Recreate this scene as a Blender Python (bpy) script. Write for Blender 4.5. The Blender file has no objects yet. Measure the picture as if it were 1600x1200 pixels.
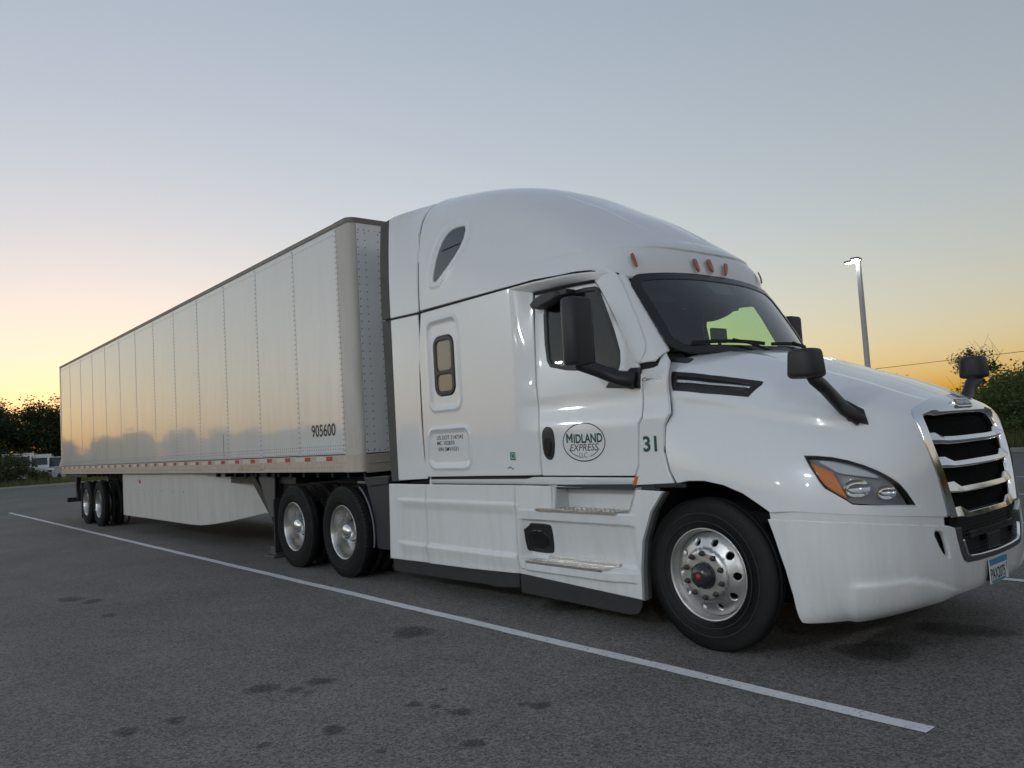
import bpy, bmesh, math, random
import numpy as np
from mathutils import Matrix, Vector
from mathutils.geometry import delaunay_2d_cdt
random.seed(7); RNG = np.random.default_rng(7)
SC = bpy.context.scene
COL = SC.collection
rad = math.radians

# ------------------------------------------------------------------ camera
CAM = np.array([7.97243, -5.61808, 1.49728]); YAW, PITCH, ROLL, FPX = 2.44317, 0.0648367, -0.0606432, 1235.013
def cam_axes():
    ca, sa = math.cos(YAW), math.sin(YAW); cb, sb = math.cos(PITCH), math.sin(PITCH); cc, sc = math.cos(ROLL), math.sin(ROLL)
    f = np.array([cb*ca, cb*sa, sb]); r = np.array([sa, -ca, 0.0]); u = np.cross(r, f)
    return cc*r+sc*u, -sc*r+cc*u, f
CR, CU, CF = cam_axes()
cd = bpy.data.cameras.new('camera'); cam = bpy.data.objects.new('camera', cd); COL.objects.link(cam)
cd.sensor_width = 36.0; cd.lens = FPX/1600*36; cd.clip_start = .05; cd.clip_end = 6000
M4 = Matrix.Identity(4)
for i in range(3):
    M4[i][0] = CR[i]; M4[i][1] = CU[i]; M4[i][2] = -CF[i]; M4[i][3] = CAM[i]
cam.matrix_world = M4
SC.camera = cam
def ray(px, py): return CF + CR*(px-800)/FPX - CU*(py-600)/FPX
def on(px, py, ax, val):
    d = ray(px, py); return CAM + d*((val-CAM[ax])/d[ax])
def project(P):
    d = np.asarray(P, float)-CAM; z = d@CF
    return np.stack([800+FPX*(d@CR)/z, 600-FPX*(d@CU)/z], -1)

# ------------------------------------------------------------------ sky, sun, exposure
SUN_YAW, SUN_EL = rad(168), rad(-0.7)
world = bpy.data.worlds.new('World'); SC.world = world; world.use_nodes = True
nt = world.node_tree; nt.nodes.clear()
sky = nt.nodes.new('ShaderNodeTexSky'); sky.sky_type = 'NISHITA'; sky.sun_disc = False
sky.sun_elevation = SUN_EL; sky.sun_rotation = math.pi/2-SUN_YAW
sky.altitude = 200; sky.air_density = 1.12; sky.dust_density = 0.9; sky.ozone_density = 1.4
bg = nt.nodes.new('ShaderNodeBackground'); bg.inputs['Strength'].default_value = 0.15
wo = nt.nodes.new('ShaderNodeOutputWorld')
gm = nt.nodes.new('ShaderNodeGamma'); gm.inputs['Gamma'].default_value = 0.60
nt.links.new(sky.outputs[0], gm.inputs['Color']); hs = nt.nodes.new('ShaderNodeHueSaturation'); hs.inputs['Saturation'].default_value = 0.95
nt.links.new(gm.outputs[0], hs.inputs['Color']); nt.links.new(hs.outputs[0], bg.inputs['Color']); nt.links.new(bg.outputs[0], wo.inputs['Surface'])
sl = bpy.data.lights.new('sun', 'SUN'); sl.energy = 0.05; sl.angle = rad(0.6); sl.color = (1, .62, .34)
sun = bpy.data.objects.new('sun', sl); COL.objects.link(sun)
sd = Vector((math.cos(SUN_YAW)*math.cos(SUN_EL), math.sin(SUN_YAW)*math.cos(SUN_EL), math.sin(SUN_EL)))
sun.rotation_euler = sd.to_track_quat('Z', 'Y').to_euler()
vs = SC.view_settings; vs.view_transform = 'Standard'; vs.look = 'None'; vs.gamma = 1; vs.use_curve_mapping = False
vs.exposure = 2.56

# ------------------------------------------------------------------ materials
MATS = {}
def mat(name, col, rough=.5, metal=0., coat=0., spec=.5, noise=0., nscale=8., bump=0., bscale=60., rvar=0., **kw):
    if name in MATS: return MATS[name]
    m = bpy.data.materials.new(name); m.use_nodes = True; t = m.node_tree; b = t.nodes['Principled BSDF']
    b.inputs['Base Color'].default_value = (*col, 1); b.inputs['Roughness'].default_value = rough; b.inputs['Metallic'].default_value = metal
    b.inputs['Coat Weight'].default_value = coat; b.inputs['Coat Roughness'].default_value = kw.get('coat_rough', .03)
    b.inputs['Specular IOR Level'].default_value = spec
    if 'emit' in kw:
        b.inputs['Emission Color'].default_value = (*kw['emit'], 1); b.inputs['Emission Strength'].default_value = kw['estr']
    if 'trans' in kw:
        b.inputs['Transmission Weight'].default_value = kw['trans']; b.inputs['IOR'].default_value = kw.get('ior', 1.45)
    tc = t.nodes.new('ShaderNodeTexCoord')
    if noise or rvar:
        n = t.nodes.new('ShaderNodeTexNoise'); n.inputs['Scale'].default_value = nscale; n.inputs['Detail'].default_value = 6
        n.inputs['Roughness'].default_value = .65
        t.links.new(tc.outputs['Object'], n.inputs['Vector'])
        if noise:
            mx = t.nodes.new('ShaderNodeMix'); mx.data_type = 'RGBA'
            mx.inputs['A'].default_value = (*[c*(1-noise) for c in col], 1); mx.inputs['B'].default_value = (*[min(1, c*(1+noise)) for c in col], 1)
            t.links.new(n.outputs['Fac'], mx.inputs['Factor']); t.links.new(mx.outputs['Result'], b.inputs['Base Color'])
        if rvar:
            mr = t.nodes.new('ShaderNodeMapRange'); mr.inputs['From Min'].default_value = .3; mr.inputs['From Max'].default_value = .7
            mr.inputs['To Min'].default_value = max(0, rough-rvar); mr.inputs['To Max'].default_value = rough+rvar
            t.links.new(n.outputs['Fac'], mr.inputs['Value']); t.links.new(mr.outputs['Result'], b.inputs['Roughness'])
    if bump:
        n2 = t.nodes.new('ShaderNodeTexNoise'); n2.inputs['Scale'].default_value = bscale; n2.inputs['Detail'].default_value = 4
        bp = t.nodes.new('ShaderNodeBump'); bp.inputs['Strength'].default_value = bump; bp.inputs['Distance'].default_value = .01
        t.links.new(tc.outputs['Object'], n2.inputs['Vector']); t.links.new(n2.outputs['Fac'], bp.inputs['Height']); t.links.new(bp.outputs['Normal'], b.inputs['Normal'])
    MATS[name] = m; return m

def dirty_paint(name, col, rough, coat, dirt, dcol=(.23, .21, .18), z0=.3, z1=1.0, wav=0.0):
    """paint with grime: noisy film, heavier on the lowest panels where spray lands, plus faint streaks"""
    m = mat(name, col, rough, coat=coat); t = m.node_tree; b = t.nodes['Principled BSDF']
    tc = t.nodes.new('ShaderNodeTexCoord')
    mp = t.nodes.new('ShaderNodeMapping'); mp.inputs['Scale'].default_value = (5, 5, .7)
    n = t.nodes.new('ShaderNodeTexNoise'); n.inputs['Scale'].default_value = 1.6; n.inputs['Detail'].default_value = 8; n.inputs['Roughness'].default_value = .7
    t.links.new(tc.outputs['Object'], mp.inputs['Vector']); t.links.new(mp.outputs['Vector'], n.inputs['Vector'])
    n3 = t.nodes.new('ShaderNodeTexNoise'); n3.inputs['Scale'].default_value = 55; n3.inputs['Detail'].default_value = 3
    t.links.new(tc.outputs['Object'], n3.inputs['Vector'])
    sp = t.nodes.new('ShaderNodeMapRange'); sp.inputs['From Min'].default_value = .655; sp.inputs['From Max'].default_value = .70
    t.links.new(n3.outputs['Fac'], sp.inputs['Value'])
    sx = t.nodes.new('ShaderNodeSeparateXYZ'); t.links.new(tc.outputs['Object'], sx.inputs[0])
    g = t.nodes.new('ShaderNodeMapRange'); g.inputs['From Min'].default_value = z1; g.inputs['From Max'].default_value = z0
    g.inputs['To Min'].default_value = .18; g.inputs['To Max'].default_value = 1
    t.links.new(sx.outputs['Z'], g.inputs['Value'])
    r = t.nodes.new('ShaderNodeMapRange'); r.inputs['From Min'].default_value = .42; r.inputs['From Max'].default_value = .85
    t.links.new(n.outputs['Fac'], r.inputs['Value'])
    ad = t.nodes.new('ShaderNodeMath'); ad.operation = 'MULTIPLY_ADD'; ad.inputs[1].default_value = .35
    t.links.new(sp.outputs[0], ad.inputs[0]); t.links.new(r.outputs[0], ad.inputs[2])
    mu = t.nodes.new('ShaderNodeMath'); mu.operation = 'MULTIPLY'
    t.links.new(ad.outputs[0], mu.inputs[0]); t.links.new(g.outputs[0], mu.inputs[1])
    mu2 = t.nodes.new('ShaderNodeMath'); mu2.operation = 'MULTIPLY'; mu2.inputs[1].default_value = dirt
    t.links.new(mu.outputs[0], mu2.inputs[0])
    mx = t.nodes.new('ShaderNodeMix'); mx.data_type = 'RGBA'; mx.inputs['A'].default_value = (*col, 1); mx.inputs['B'].default_value = (*dcol, 1)
    t.links.new(mu2.outputs[0], mx.inputs['Factor']); t.links.new(mx.outputs['Result'], b.inputs['Base Color'])
    mr = t.nodes.new('ShaderNodeMath'); mr.operation = 'MULTIPLY_ADD'; mr.inputs[1].default_value = .5; mr.inputs[2].default_value = rough
    t.links.new(mu2.outputs[0], mr.inputs[0]); t.links.new(mr.outputs[0], b.inputs['Roughness'])
    if wav:
        w = t.nodes.new('ShaderNodeTexNoise'); w.inputs['Scale'].default_value = 1.5; w.inputs['Detail'].default_value = 2
        mp2 = t.nodes.new('ShaderNodeMapping'); mp2.inputs['Scale'].default_value = (1.2, 1, .35)
        t.links.new(tc.outputs['Object'], mp2.inputs['Vector']); t.links.new(mp2.outputs['Vector'], w.inputs['Vector'])
        bp = t.nodes.new('ShaderNodeBump'); bp.inputs['Strength'].default_value = wav; bp.inputs['Distance'].default_value = .02
        t.links.new(w.outputs['Fac'], bp.inputs['Height']); t.links.new(bp.outputs[0], b.inputs['Normal']); t.links.new(bp.outputs[0], b.inputs['Coat Normal'])
    return m
PAINT = dirty_paint('white_cab_paint', (.80, .815, .83), .28, 1.0, .16)
PAINT.node_tree.nodes['Principled BSDF'].inputs['Coat IOR'].default_value = 1.6
SKIRT = dirty_paint('white_fairing_paint', (.76, .77, .775), .34, .7, .36, z0=.2, z1=1.1)
TRAIL = dirty_paint('white_trailer_sheet', (.74, .75, .75), .30, .85, .22, z0=1.2, z1=4.5, wav=.10)
TRAIL.node_tree.nodes['Principled BSDF'].inputs['Coat Roughness'].default_value = .035; TRAIL.node_tree.nodes['Principled BSDF'].inputs['Coat IOR'].default_value = 1.75
TFRONT = dirty_paint('weathered_aluminium', (.56, .54, .50), .4, 0, .75, (.34, .30, .25), z0=1.0, z1=5)
ALU = mat('brushed_aluminium', (.62, .61, .59), .32, 1, noise=.15, nscale=20, rvar=.08)
POLISH = mat('polished_alloy', (.58, .575, .565), .42, 1, noise=.12, nscale=14, rvar=.08)
CHROME = mat('chrome', (.86, .87, .88), .13, 1, rvar=.04, nscale=12)
RUBBER = mat('tyre_rubber', (.018, .018, .019), .72, noise=.35, nscale=14, bump=.25, bscale=90)
BLACK = mat('black_plastic', (.016, .017, .019), .42, noise=.2, nscale=20, bump=.05, bscale=200)
MBLACK = mat('matt_black_seal', (.008, .008, .009), .7)
GASKET = mat('glossy_black_frit', (.01, .011, .013), .22)
FRAME = mat('black_chassis_steel', (.018, .018, .02), .55, noise=.3, nscale=10)
GREYR = mat('grey_rubber_skirt', (.045, .045, .047), .6, noise=.3, nscale=6)
EXTR = mat('worn_grey_extender_rubber', (.07, .068, .066), .65, noise=.5, nscale=5)
NAVY = mat('dark_quarter_fender', (.022, .026, .034), .4, noise=.15)
AMBER = mat('amber_lens', (.85, .22, .02), .15, coat=1)
ORANGEREF = mat('orange_reflector', (.62, .14, .03), .25, coat=1)
MARKER = mat('marker_lens_amber', (.36, .085, .03), .2, coat=1)
RED = mat('red_tape', (.42, .035, .04), .4, noise=.25, nscale=30)
WTAPE = mat('white_tape', (.62, .58, .52), .4, noise=.15, nscale=30)
RAILM = mat('cream_rail_aluminium', (.50, .45, .39), .45, .3, noise=.3, nscale=9)
GREEN = mat('dark_green_lettering', (.01, .075, .05), .4)
BLKTXT = mat('black_lettering', (.012, .014, .016), .4)
GSTICK = mat('green_sticker', (.01, .2, .1), .4)
CURT = mat('beige_window_blind', (.20, .185, .155), .15, coat=1)
INTER = mat('dark_cab_trim', (.034, .045, .052), .7, noise=.2)
INTER2 = mat('grey_cab_trim', (.10, .11, .12), .7, noise=.2)
SKYLT = mat('dark_grey_roof_window', (.055, .06, .07), .12, coat=1)
PLATEW = mat('plate_white', (.72, .74, .74), .35)
PLATEB = mat('plate_blue', (.05, .26, .42), .35, noise=.3, nscale=60)
HUBD = mat('dark_oil_hub', (.02, .022, .026), .25, coat=.5)
REDCAP = mat('red_hub_plug', (.35, .03, .03), .4)
NUT = mat('dark_steel_nut', (.09, .085, .08), .45, .8)
STEELG = mat('pale_painted_pole', (.62, .62, .63), .5, noise=.06)
LAMPG = mat('lit_lamp_lens', (1, 1, 1), .3, emit=(.88, .95, 1), estr=380)
LAMPG2 = mat('lit_lamp_lens_far', (1, 1, 1), .3, emit=(.95, .98, 1), estr=4)
LAMPH = mat('lamp_housing', (.25, .25, .26), .5)
CONC = mat('concrete_kerb', (.36, .35, .33), .85, noise=.25, nscale=4, bump=.3)
HLREFL = mat('headlamp_reflector', (.9, .91, .92), .05, 1)
HLDARK = mat('headlamp_bezel', (.30, .315, .33), .3)
HLGREY = mat('headlamp_light_guide', (.62, .64, .66), .3)
def glass_mat(name, tint, alpha_mix):
    m = bpy.data.materials.new(name); m.use_nodes = True; t = m.node_tree; t.nodes.clear()
    tr = t.nodes.new('ShaderNodeBsdfTransparent'); tr.inputs[0].default_value = (*tint, 1)
    gl = t.nodes.new('ShaderNodeBsdfGlossy'); gl.inputs['Roughness'].default_value = .01; gl.inputs[0].default_value = (1, 1, 1, 1)
    # Schlick reflectance from the facing angle, the same from either side of the thin pane
    lw = t.nodes.new('ShaderNodeLayerWeight'); pw = t.nodes.new('ShaderNodeMath'); pw.operation = 'POWER'; pw.inputs[1].default_value = 4.5; t.links.new(lw.outputs['Facing'], pw.inputs[0])
    F0 = ((alpha_mix-1)/(alpha_mix+1))**2; fr = t.nodes.new('ShaderNodeMath'); fr.operation = 'MULTIPLY_ADD'; fr.inputs[1].default_value = 1-F0; fr.inputs[2].default_value = F0; t.links.new(pw.outputs[0], fr.inputs[0])
    mx = t.nodes.new('ShaderNodeMixShader'); o = t.nodes.new('ShaderNodeOutputMaterial')
    t.links.new(fr.outputs[0], mx.inputs[0]); t.links.new(tr.outputs[0], mx.inputs[1]); t.links.new(gl.outputs[0], mx.inputs[2]); t.links.new(mx.outputs[0], o.inputs[0])
    return m
WSGLASS = glass_mat('windscreen_green_glass', (.66, .86, .66), 1.9)
DOORGLASS = glass_mat('door_green_glass', (.72, .88, .62), 1.8)
LENS = glass_mat('clear_headlamp_lens', (.86, .88, .9), 1.42)

# ------------------------------------------------------------------ object helpers
def put(name, me, parent=None, loc=(0, 0, 0), rot=(0, 0, 0)):
    o = bpy.data.objects.new(name, me); COL.objects.link(o)
    o.location = loc; o.rotation_euler = rot
    if parent is not None: o.parent = parent
    return o
def empty(name, loc, label, cat, group=None, rotz=0):
    o = put(name, None, None, loc, (0, 0, rotz)); o.empty_display_size = .3
    tag(o, label, cat, group); return o
def tag(o, label=None, cat=None, group=None, kind=None):
    if label: o['label'] = label
    if cat: o['category'] = cat
    if group: o['group'] = group
    if kind: o['kind'] = kind
    return o
class MB:
    """collects faces of one part"""
    def __init__(s): s.v = []; s.f = []; s.m = []; s.sm = []; s.mi = 0; s.smooth = False
    def add(s, vs, fs):
        b = len(s.v); s.v += [tuple(map(float, p)) for p in vs]
        for f in fs: s.f.append(tuple(b+i for i in f)); s.m.append(s.mi); s.sm.append(s.smooth)
    def box(s, x0, x1, y0, y1, z0, z1):
        s.add([(x, y, z) for x in (x0, x1) for y in (y0, y1) for z in (z0, z1)],
              [(0, 1, 3, 2), (4, 6, 7, 5), (0, 4, 5, 1), (2, 3, 7, 6), (0, 2, 6, 4), (1, 5, 7, 3)])
    def prism(s, poly, y0, y1, ax=1):
        """poly in the plane across axis ax, from y0 to y1"""
        n = len(poly)
        def P(a, b, c): return {1: (a, c, b), 0: (c, a, b), 2: (a, b, c)}[ax]
        s.add([P(a, b, y0) for a, b in poly]+[P(a, b, y1) for a, b in poly],
              [tuple(range(n))[::-1], tuple(range(n, 2*n))]+[(i, (i+1) % n, n+(i+1) % n, n+i) for i in range(n)])
    def tube(s, pts, r, n=10, cap=True, flat=1.0):
        pts = [np.asarray(p, float) for p in pts]; rs = r if hasattr(r, '__len__') else [r]*len(pts)
        vs = []; fs = []; up = None
        for i, p in enumerate(pts):
            t = pts[min(i+1, len(pts)-1)]-pts[max(i-1, 0)]; t /= (np.linalg.norm(t)+1e-12)
            if up is None: up = np.array([0, 0, 1.]) if abs(t[2]) < .9 else np.array([1., 0, 0])
            a = np.cross(t, up); a /= (np.linalg.norm(a)+1e-12); b = np.cross(a, t); up = b
            for k in range(n):
                an = 2*math.pi*k/n; vs.append(p+rs[i]*(math.cos(an)*a+math.sin(an)*flat*b))
        for i in range(len(pts)-1):
            for k in range(n):
                fs.append((i*n+k, i*n+(k+1) % n, (i+1)*n+(k+1) % n, (i+1)*n+k))
        if cap: fs += [tuple(range(n))[::-1], tuple((len(pts)-1)*n+k for k in range(n))]
        s.add(vs, fs)
    def lathe(s, prof, n=48, axis='y', c=(0, 0, 0), close=False):
        """prof: list of (radius, along)"""
        vs = []; fs = []; m = len(prof)
        for k in range(n):
            a = 2*math.pi*k/n
            for r, d in prof:
                if axis == 'y': p = (r*math.cos(a), d, r*math.sin(a))
                elif axis == 'z': p = (r*math.cos(a), r*math.sin(a), d)
                else: p = (d, r*math.cos(a), r*math.sin(a))
                vs.append((p[0]+c[0], p[1]+c[1], p[2]+c[2]))
        for k in range(n):
            k2 = (k+1) % n
            for i in range(m-1): fs.append((k*m+i, k*m+i+1, k2*m+i+1, k2*m+i))
        s.add(vs, fs)
    def mesh(s, name, mats, fix=True):
        me = bpy.data.meshes.new(name); me.from_pydata(s.v, [], s.f)
        for m in (mats if isinstance(mats, (list, tuple)) else [mats]): me.materials.append(m)
        me.polygons.foreach_set('material_index', s.m); me.polygons.foreach_set('use_smooth', s.sm)
        if fix:
            bm = bmesh.new(); bm.from_mesh(me); bmesh.ops.recalc_face_normals(bm, faces=bm.faces); bm.to_mesh(me); bm.free()
        me.update(); return me
    def build(s, name, mats, parent=None, bevel=0, loc=(0, 0, 0), rot=(0, 0, 0), segs=2):
        off = np.array(rootloc(parent)) if parent is not None else np.zeros(3)
        if loc == (0, 0, 0) and off.any(): s.v = [tuple(np.array(p)-off) for p in s.v]
        elif parent is not None: loc = tuple(np.array(loc)-off)
        o = put(name, s.mesh(name, mats), parent, loc, rot)
        if bevel:
            b = o.modifiers.new('bevel', 'BEVEL'); b.width = bevel; b.segments = segs; b.limit_method = 'ANGLE'; b.angle_limit = rad(35); b.harden_normals = False
        return o
def rootloc(o):
    p = np.zeros(3)
    while o is not None: p += np.array(o.location); o = o.parent
    return p
def rrect(x0, x1, y0, y1, r, n=5):
    P = []
    for cx, cy, a0 in ((x1-r, y1-r, 0), (x0+r, y1-r, 90), (x0+r, y0+r, 180), (x1-r, y0+r, 270)):
        for k in range(n+1):
            a = rad(a0+90*k/n); P.append((cx+r*math.cos(a), cy+r*math.sin(a)))
    return P

# ------------------------------------------------------------------ surfaces
def sstep(a, b, x):
    t = np.clip((x-a)/(b-a), 0, 1); return t*t*(3-2*t)
def spline_mat(n):
    """C2 natural spline through n equally spaced values: returns second derivatives matrix"""
    A = np.zeros((n, n)); B = np.zeros((n, n)); A[0, 0] = A[-1, -1] = 1
    for i in range(1, n-1):
        A[i, i-1:i+2] = (1, 4, 1); B[i, i-1:i+2] = (6, -12, 6)
    return np.linalg.solve(A, B)
def spl_w(n, t):
    """weights (len(t), n) so that value = W @ control"""
    Mx = spline_mat(n); t = np.clip(t, 0, n-1-1e-9); i = t.astype(int); f = t-i
    W = np.zeros((len(t), n)); r = np.arange(len(t))
    W[r, i] += 1-f; W[r, i+1] += f
    c0 = ((1-f)**3-(1-f))/6; c1 = (f**3-f)/6
    W += c0[:, None]*Mx[i]+c1[:, None]*Mx[i+1]
    return W
class Surf:
    sgn = 1
    def P(s, U, V): raise NotImplementedError
    def PN(s, U, V, disp=None):
        e = 1e-3
        def Q(u, v):
            p = s.P(u, v)
            if disp is not None:
                p = p + s.N0(u, v)*disp(u, v)[:, None]
            return p
        p = Q(U, V); a = Q(U+e, V)-Q(U-e, V); b = Q(U, V+e)-Q(U, V-e)
        n = np.cross(a, b)*s.sgn; n /= (np.linalg.norm(n, axis=1)[:, None]+1e-12)
        return p, n
    def N0(s, U, V):
        e = 1e-3
        n = np.cross(s.P(U+e, V)-s.P(U-e, V), s.P(U, V+e)-s.P(U, V-e))*s.sgn
        return n/(np.linalg.norm(n, axis=1)[:, None]+1e-12)
    def grid(s):
        if not hasattr(s, '_g'):
            u0, u1, v0, v1 = s.dom
            U, V = np.meshgrid(np.linspace(u0, u1, 220), np.linspace(v0, v1, 220), indexing='ij')
            U = U.ravel(); V = V.ravel(); p, n = s.PN(U, V); vis = ((CAM-p)*n).sum(1) > 0
            s._g = (U, V, project(p), vis)
        return s._g
    def uv(s, px):
        """pixels of the photograph -> surface parameters (ray meets surface)"""
        U, V, Q, vis = s.grid(); px = np.atleast_2d(np.asarray(px, float)); out = []
        u0, u1, v0, v1 = s.dom
        for q in px:
            d = ((Q-q)**2).sum(1)+np.where(vis, 0, 900); i = d.argmin(); x = np.array([U[i], V[i]])
            for _ in range(12):
                e = 1e-4
                a = project(s.P(np.array([x[0], x[0]+e, x[0]]), np.array([x[1], x[1], x[1]+e])))
                J = np.stack([(a[1]-a[0])/e, (a[2]-a[0])/e], 1); r = q-a[0]
                try: dx = np.linalg.solve(J.T@J+1e-6*np.eye(2), J.T@r)
                except Exception: break
                L = np.linalg.norm(dx)
                if L > .1: dx *= .1/L
                x = np.clip(x+dx, (u0, v0), (u1, v1))
            out.append(x)
        return np.array(out)
class Field(Surf):
    """point = f(U,V)"""
    def __init__(s, f, dom, sgn=1): s.P = lambda U, V: f(np.asarray(U, float), np.asarray(V, float)); s.dom = dom; s.sgn = sgn
class Patch(Surf):
    """smooth surface through a control net, mirrored about y=0 past its last row and column"""
    def __init__(s, net, L, H, sgn=1):
        G = np.array(net, float); nu, nv = G.shape[:2]
        mv = G[:, -2:-4:-1].copy(); mv[..., 1] *= -1; G = np.concatenate([G, mv], 1)
        mu = G[-2:-4:-1].copy(); mu[..., 1] *= -1; G = np.concatenate([G, mu], 0)
        s.G = G; s.nu, s.nv, s.L, s.H = nu, nv, L, H; s.dom = (0, L*(1+1/(nu-1)), 0, H); s.sgn = sgn
    def P(s, U, V):
        a = spl_w(s.G.shape[0], np.asarray(U, float)/s.L*(s.nu-1)); b = spl_w(s.G.shape[1], np.asarray(V, float)/s.H*(s.nv-1))
        return np.einsum('ki,kj,ijc->kc', a, b, s.G)

def inpoly(P, poly):
    x, y = P[:, 0], P[:, 1]; n = len(poly); c = np.zeros(len(P), bool); j = n-1
    for i in range(n):
        xi, yi = poly[i]; xj, yj = poly[j]
        m = ((yi > y) != (yj > y)) & (x < (xj-xi)*(y-yi)/(yj-yi+1e-15)+xi); c ^= m; j = i
    return c
def segdist(P, poly):
    d = np.full(len(P), 1e9); n = len(poly)
    for i in range(n):
        a = poly[i]; b = poly[(i+1) % n]; ab = b-a; t = np.clip(((P-a)@ab)/(ab@ab+1e-15), 0, 1)
        d = np.minimum(d, np.linalg.norm(P-(a+t[:, None]*ab), axis=1))
    return d
def resample(poly, step):
    out = []; n = len(poly)
    for i in range(n):
        a = np.asarray(poly[i], float); b = np.asarray(poly[(i+1) % n], float); k = max(1, int(math.ceil(np.linalg.norm(b-a)/step)))
        for j in range(k): out.append(a+(b-a)*j/k)
    return np.array(out)
def smooth_poly(poly, it=2, keep=None):
    """round the corners of a polygon (corner cutting)"""
    P = [np.asarray(p, float) for p in poly]
    for _ in range(it):
        Q = []
        for i in range(len(P)):
            a, b = P[i], P[(i+1) % len(P)]; Q += [a*.75+b*.25, a*.25+b*.75]
        P = Q
    return np.array(P)
def panel_data(S, poly, holes=(), step=.03, thick=.02, lift=0., disp=None, edge=.006, drop=.004, rim=True):
    poly = resample(poly, step); area = 0.5*np.sum(poly[:, 0]*np.roll(poly[:, 1], -1)-np.roll(poly[:, 0], -1)*poly[:, 1])
    if area < 0: poly = poly[::-1]
    hs = []
    for h in holes:
        h = resample(h, step); a = 0.5*np.sum(h[:, 0]*np.roll(h[:, 1], -1)-np.roll(h[:, 0], -1)*h[:, 1])
        hs.append(h if a < 0 else h[::-1])
    loops = [poly]+hs; lo = poly.min(0); hi = poly.max(0)
    gx = np.arange(lo[0]+step*.37, hi[0], step); gy = np.arange(lo[1]+step*.41, hi[1], step)
    g = np.stack(np.meshgrid(gx, gy), -1).reshape(-1, 2)
    if len(g):
        m = inpoly(g, poly)
        for h in hs: m &= ~inpoly(g, h)
        g = g[m]
        for l in loops:
            if len(g): g = g[segdist(g, l) > max(step*.5, edge*1.8)]
    ins = []
    for l in loops:
        t = np.roll(l, -1, 0)-np.roll(l, 1, 0); t /= (np.linalg.norm(t, axis=1)[:, None]+1e-12)
        q = l+np.stack([-t[:, 1], t[:, 0]], 1)*edge
        m = inpoly(q, poly)
        for h in hs: m &= ~inpoly(q, h)
        q = q[m]
        if len(q):
            dd = np.min([segdist(q, k) for k in loops], 0); q = q[dd > edge*.8]
        ins.append(q)
    nb = sum(len(l) for l in loops); pts = np.concatenate(loops+ins+[g]) if len(g) else np.concatenate(loops+ins)
    eds = []; b = 0
    for l in loops:
        n = len(l); eds += [(b+i, b+(i+1) % n) for i in range(n)]; b += n
    r = delaunay_2d_cdt([Vector(p) for p in pts], eds, [], 0, 1e-7)
    V2 = np.array([tuple(v) for v in r[0]]); F = np.array(r[2], int).reshape(-1, 3); orig = r[3]
    c = V2[F].mean(1); m = inpoly(c, poly)
    for h in hs: m &= ~inpoly(c, h)
    F = F[m]
    isb = np.array([any(k < nb for k in o) for o in orig])
    p, n = S.PN(V2[:, 0], V2[:, 1], disp); p = p+n*lift
    top = p-n*np.where(isb, drop, 0)[:, None]
    # boundary edges from faces
    cnt = {}
    for f in F:
        for a, b_ in ((f[0], f[1]), (f[1], f[2]), (f[2], f[0])): cnt[(a, b_)] = 1
    bd = [e for e in cnt if (e[1], e[0]) not in cnt]
    nn = n.copy()
    # tilt edge normals outwards for a soft rolled edge
    tv = np.zeros_like(n)
    for a, b_ in bd:
        d = np.cross(top[b_]-top[a], n[a]); d /= (np.linalg.norm(d)+1e-12); tv[a] += d; tv[b_] += d
    L = np.linalg.norm(tv, axis=1); k = (L > .1) & isb; nn[k] = n[k]+.9*tv[k]/L[k][:, None]*S.sgn
    nn /= (np.linalg.norm(nn, axis=1)[:, None]+1e-12)
    verts = [top]; faces = [tuple(f) if S.sgn > 0 else tuple(f[::-1]) for f in F]; nrm = [nn]
    if rim:
        ends = {}
        base = len(top); rv = []; rn = []
        for a, b_ in bd:
            if abs(top[a][1]) < 2e-3 and abs(top[b_][1]) < 2e-3: continue
            k0 = base+len(rv)
            d = np.cross(top[b_]-top[a], n[a])*S.sgn; d /= (np.linalg.norm(d)+1e-12)
            rv += [top[a], top[b_], p[b_]-n[b_]*thick, p[a]-n[a]*thick]; rn += [nn[a], nn[b_], d, d]
            faces.append((k0+1, k0, k0+3, k0+2) if S.sgn > 0 else (k0, k0+1, k0+2, k0+3))
        if rv: verts.append(np.array(rv)); nrm.append(np.array(rn))
    return np.concatenate(verts), faces, np.concatenate(nrm)
def mesh_from(name, parts, mats, mirror='no', idx=None):
    """parts: list of (verts, faces, normals); mirror: 'no', 'both' (adds the y-mirrored half), 'only'"""
    v = []; f = []; n = []; mi = []; b = 0
    for k, (pv, pf, pn) in enumerate(parts):
        for mm in ((0,) if mirror == 'no' else (0, 1) if mirror == 'both' else (1,)):
            s = np.array([1, -1, 1]) if mm else np.array([1, 1, 1])
            v.append(pv*s); n.append(pn*s); f += [tuple(b+i for i in (q[::-1] if mm else q)) for q in pf]; mi += [idx[k] if idx else 0]*len(pf); b += len(pv)
    v = np.concatenate(v); n = np.concatenate(n)
    me = bpy.data.meshes.new(name); me.from_pydata([tuple(p) for p in v], [], f)
    for m in (mats if isinstance(mats, (list, tuple)) else [mats]): me.materials.append(m)
    me.polygons.foreach_set('material_index', mi); me.polygons.foreach_set('use_smooth', [True]*len(f))
    me.normals_split_custom_set([tuple(n[i]) for q in f for i in q]) if len(me.loops) == sum(len(q) for q in f) else None
    me.update(); return me
def panel(name, S, poly, mats, parent, mirror='no', **kw):
    d = panel_data(S, poly, **kw)
    me = mesh_from(name, [(d[0]-rootloc(parent), d[1], d[2])], mats, mirror) if mirror == 'no' else None
    if me is None:
        off = rootloc(parent); me = mesh_from(name, [d], mats, mirror); me.transform(Matrix.Translation(-Vector(off)))
    return put(name, me, parent)
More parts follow.
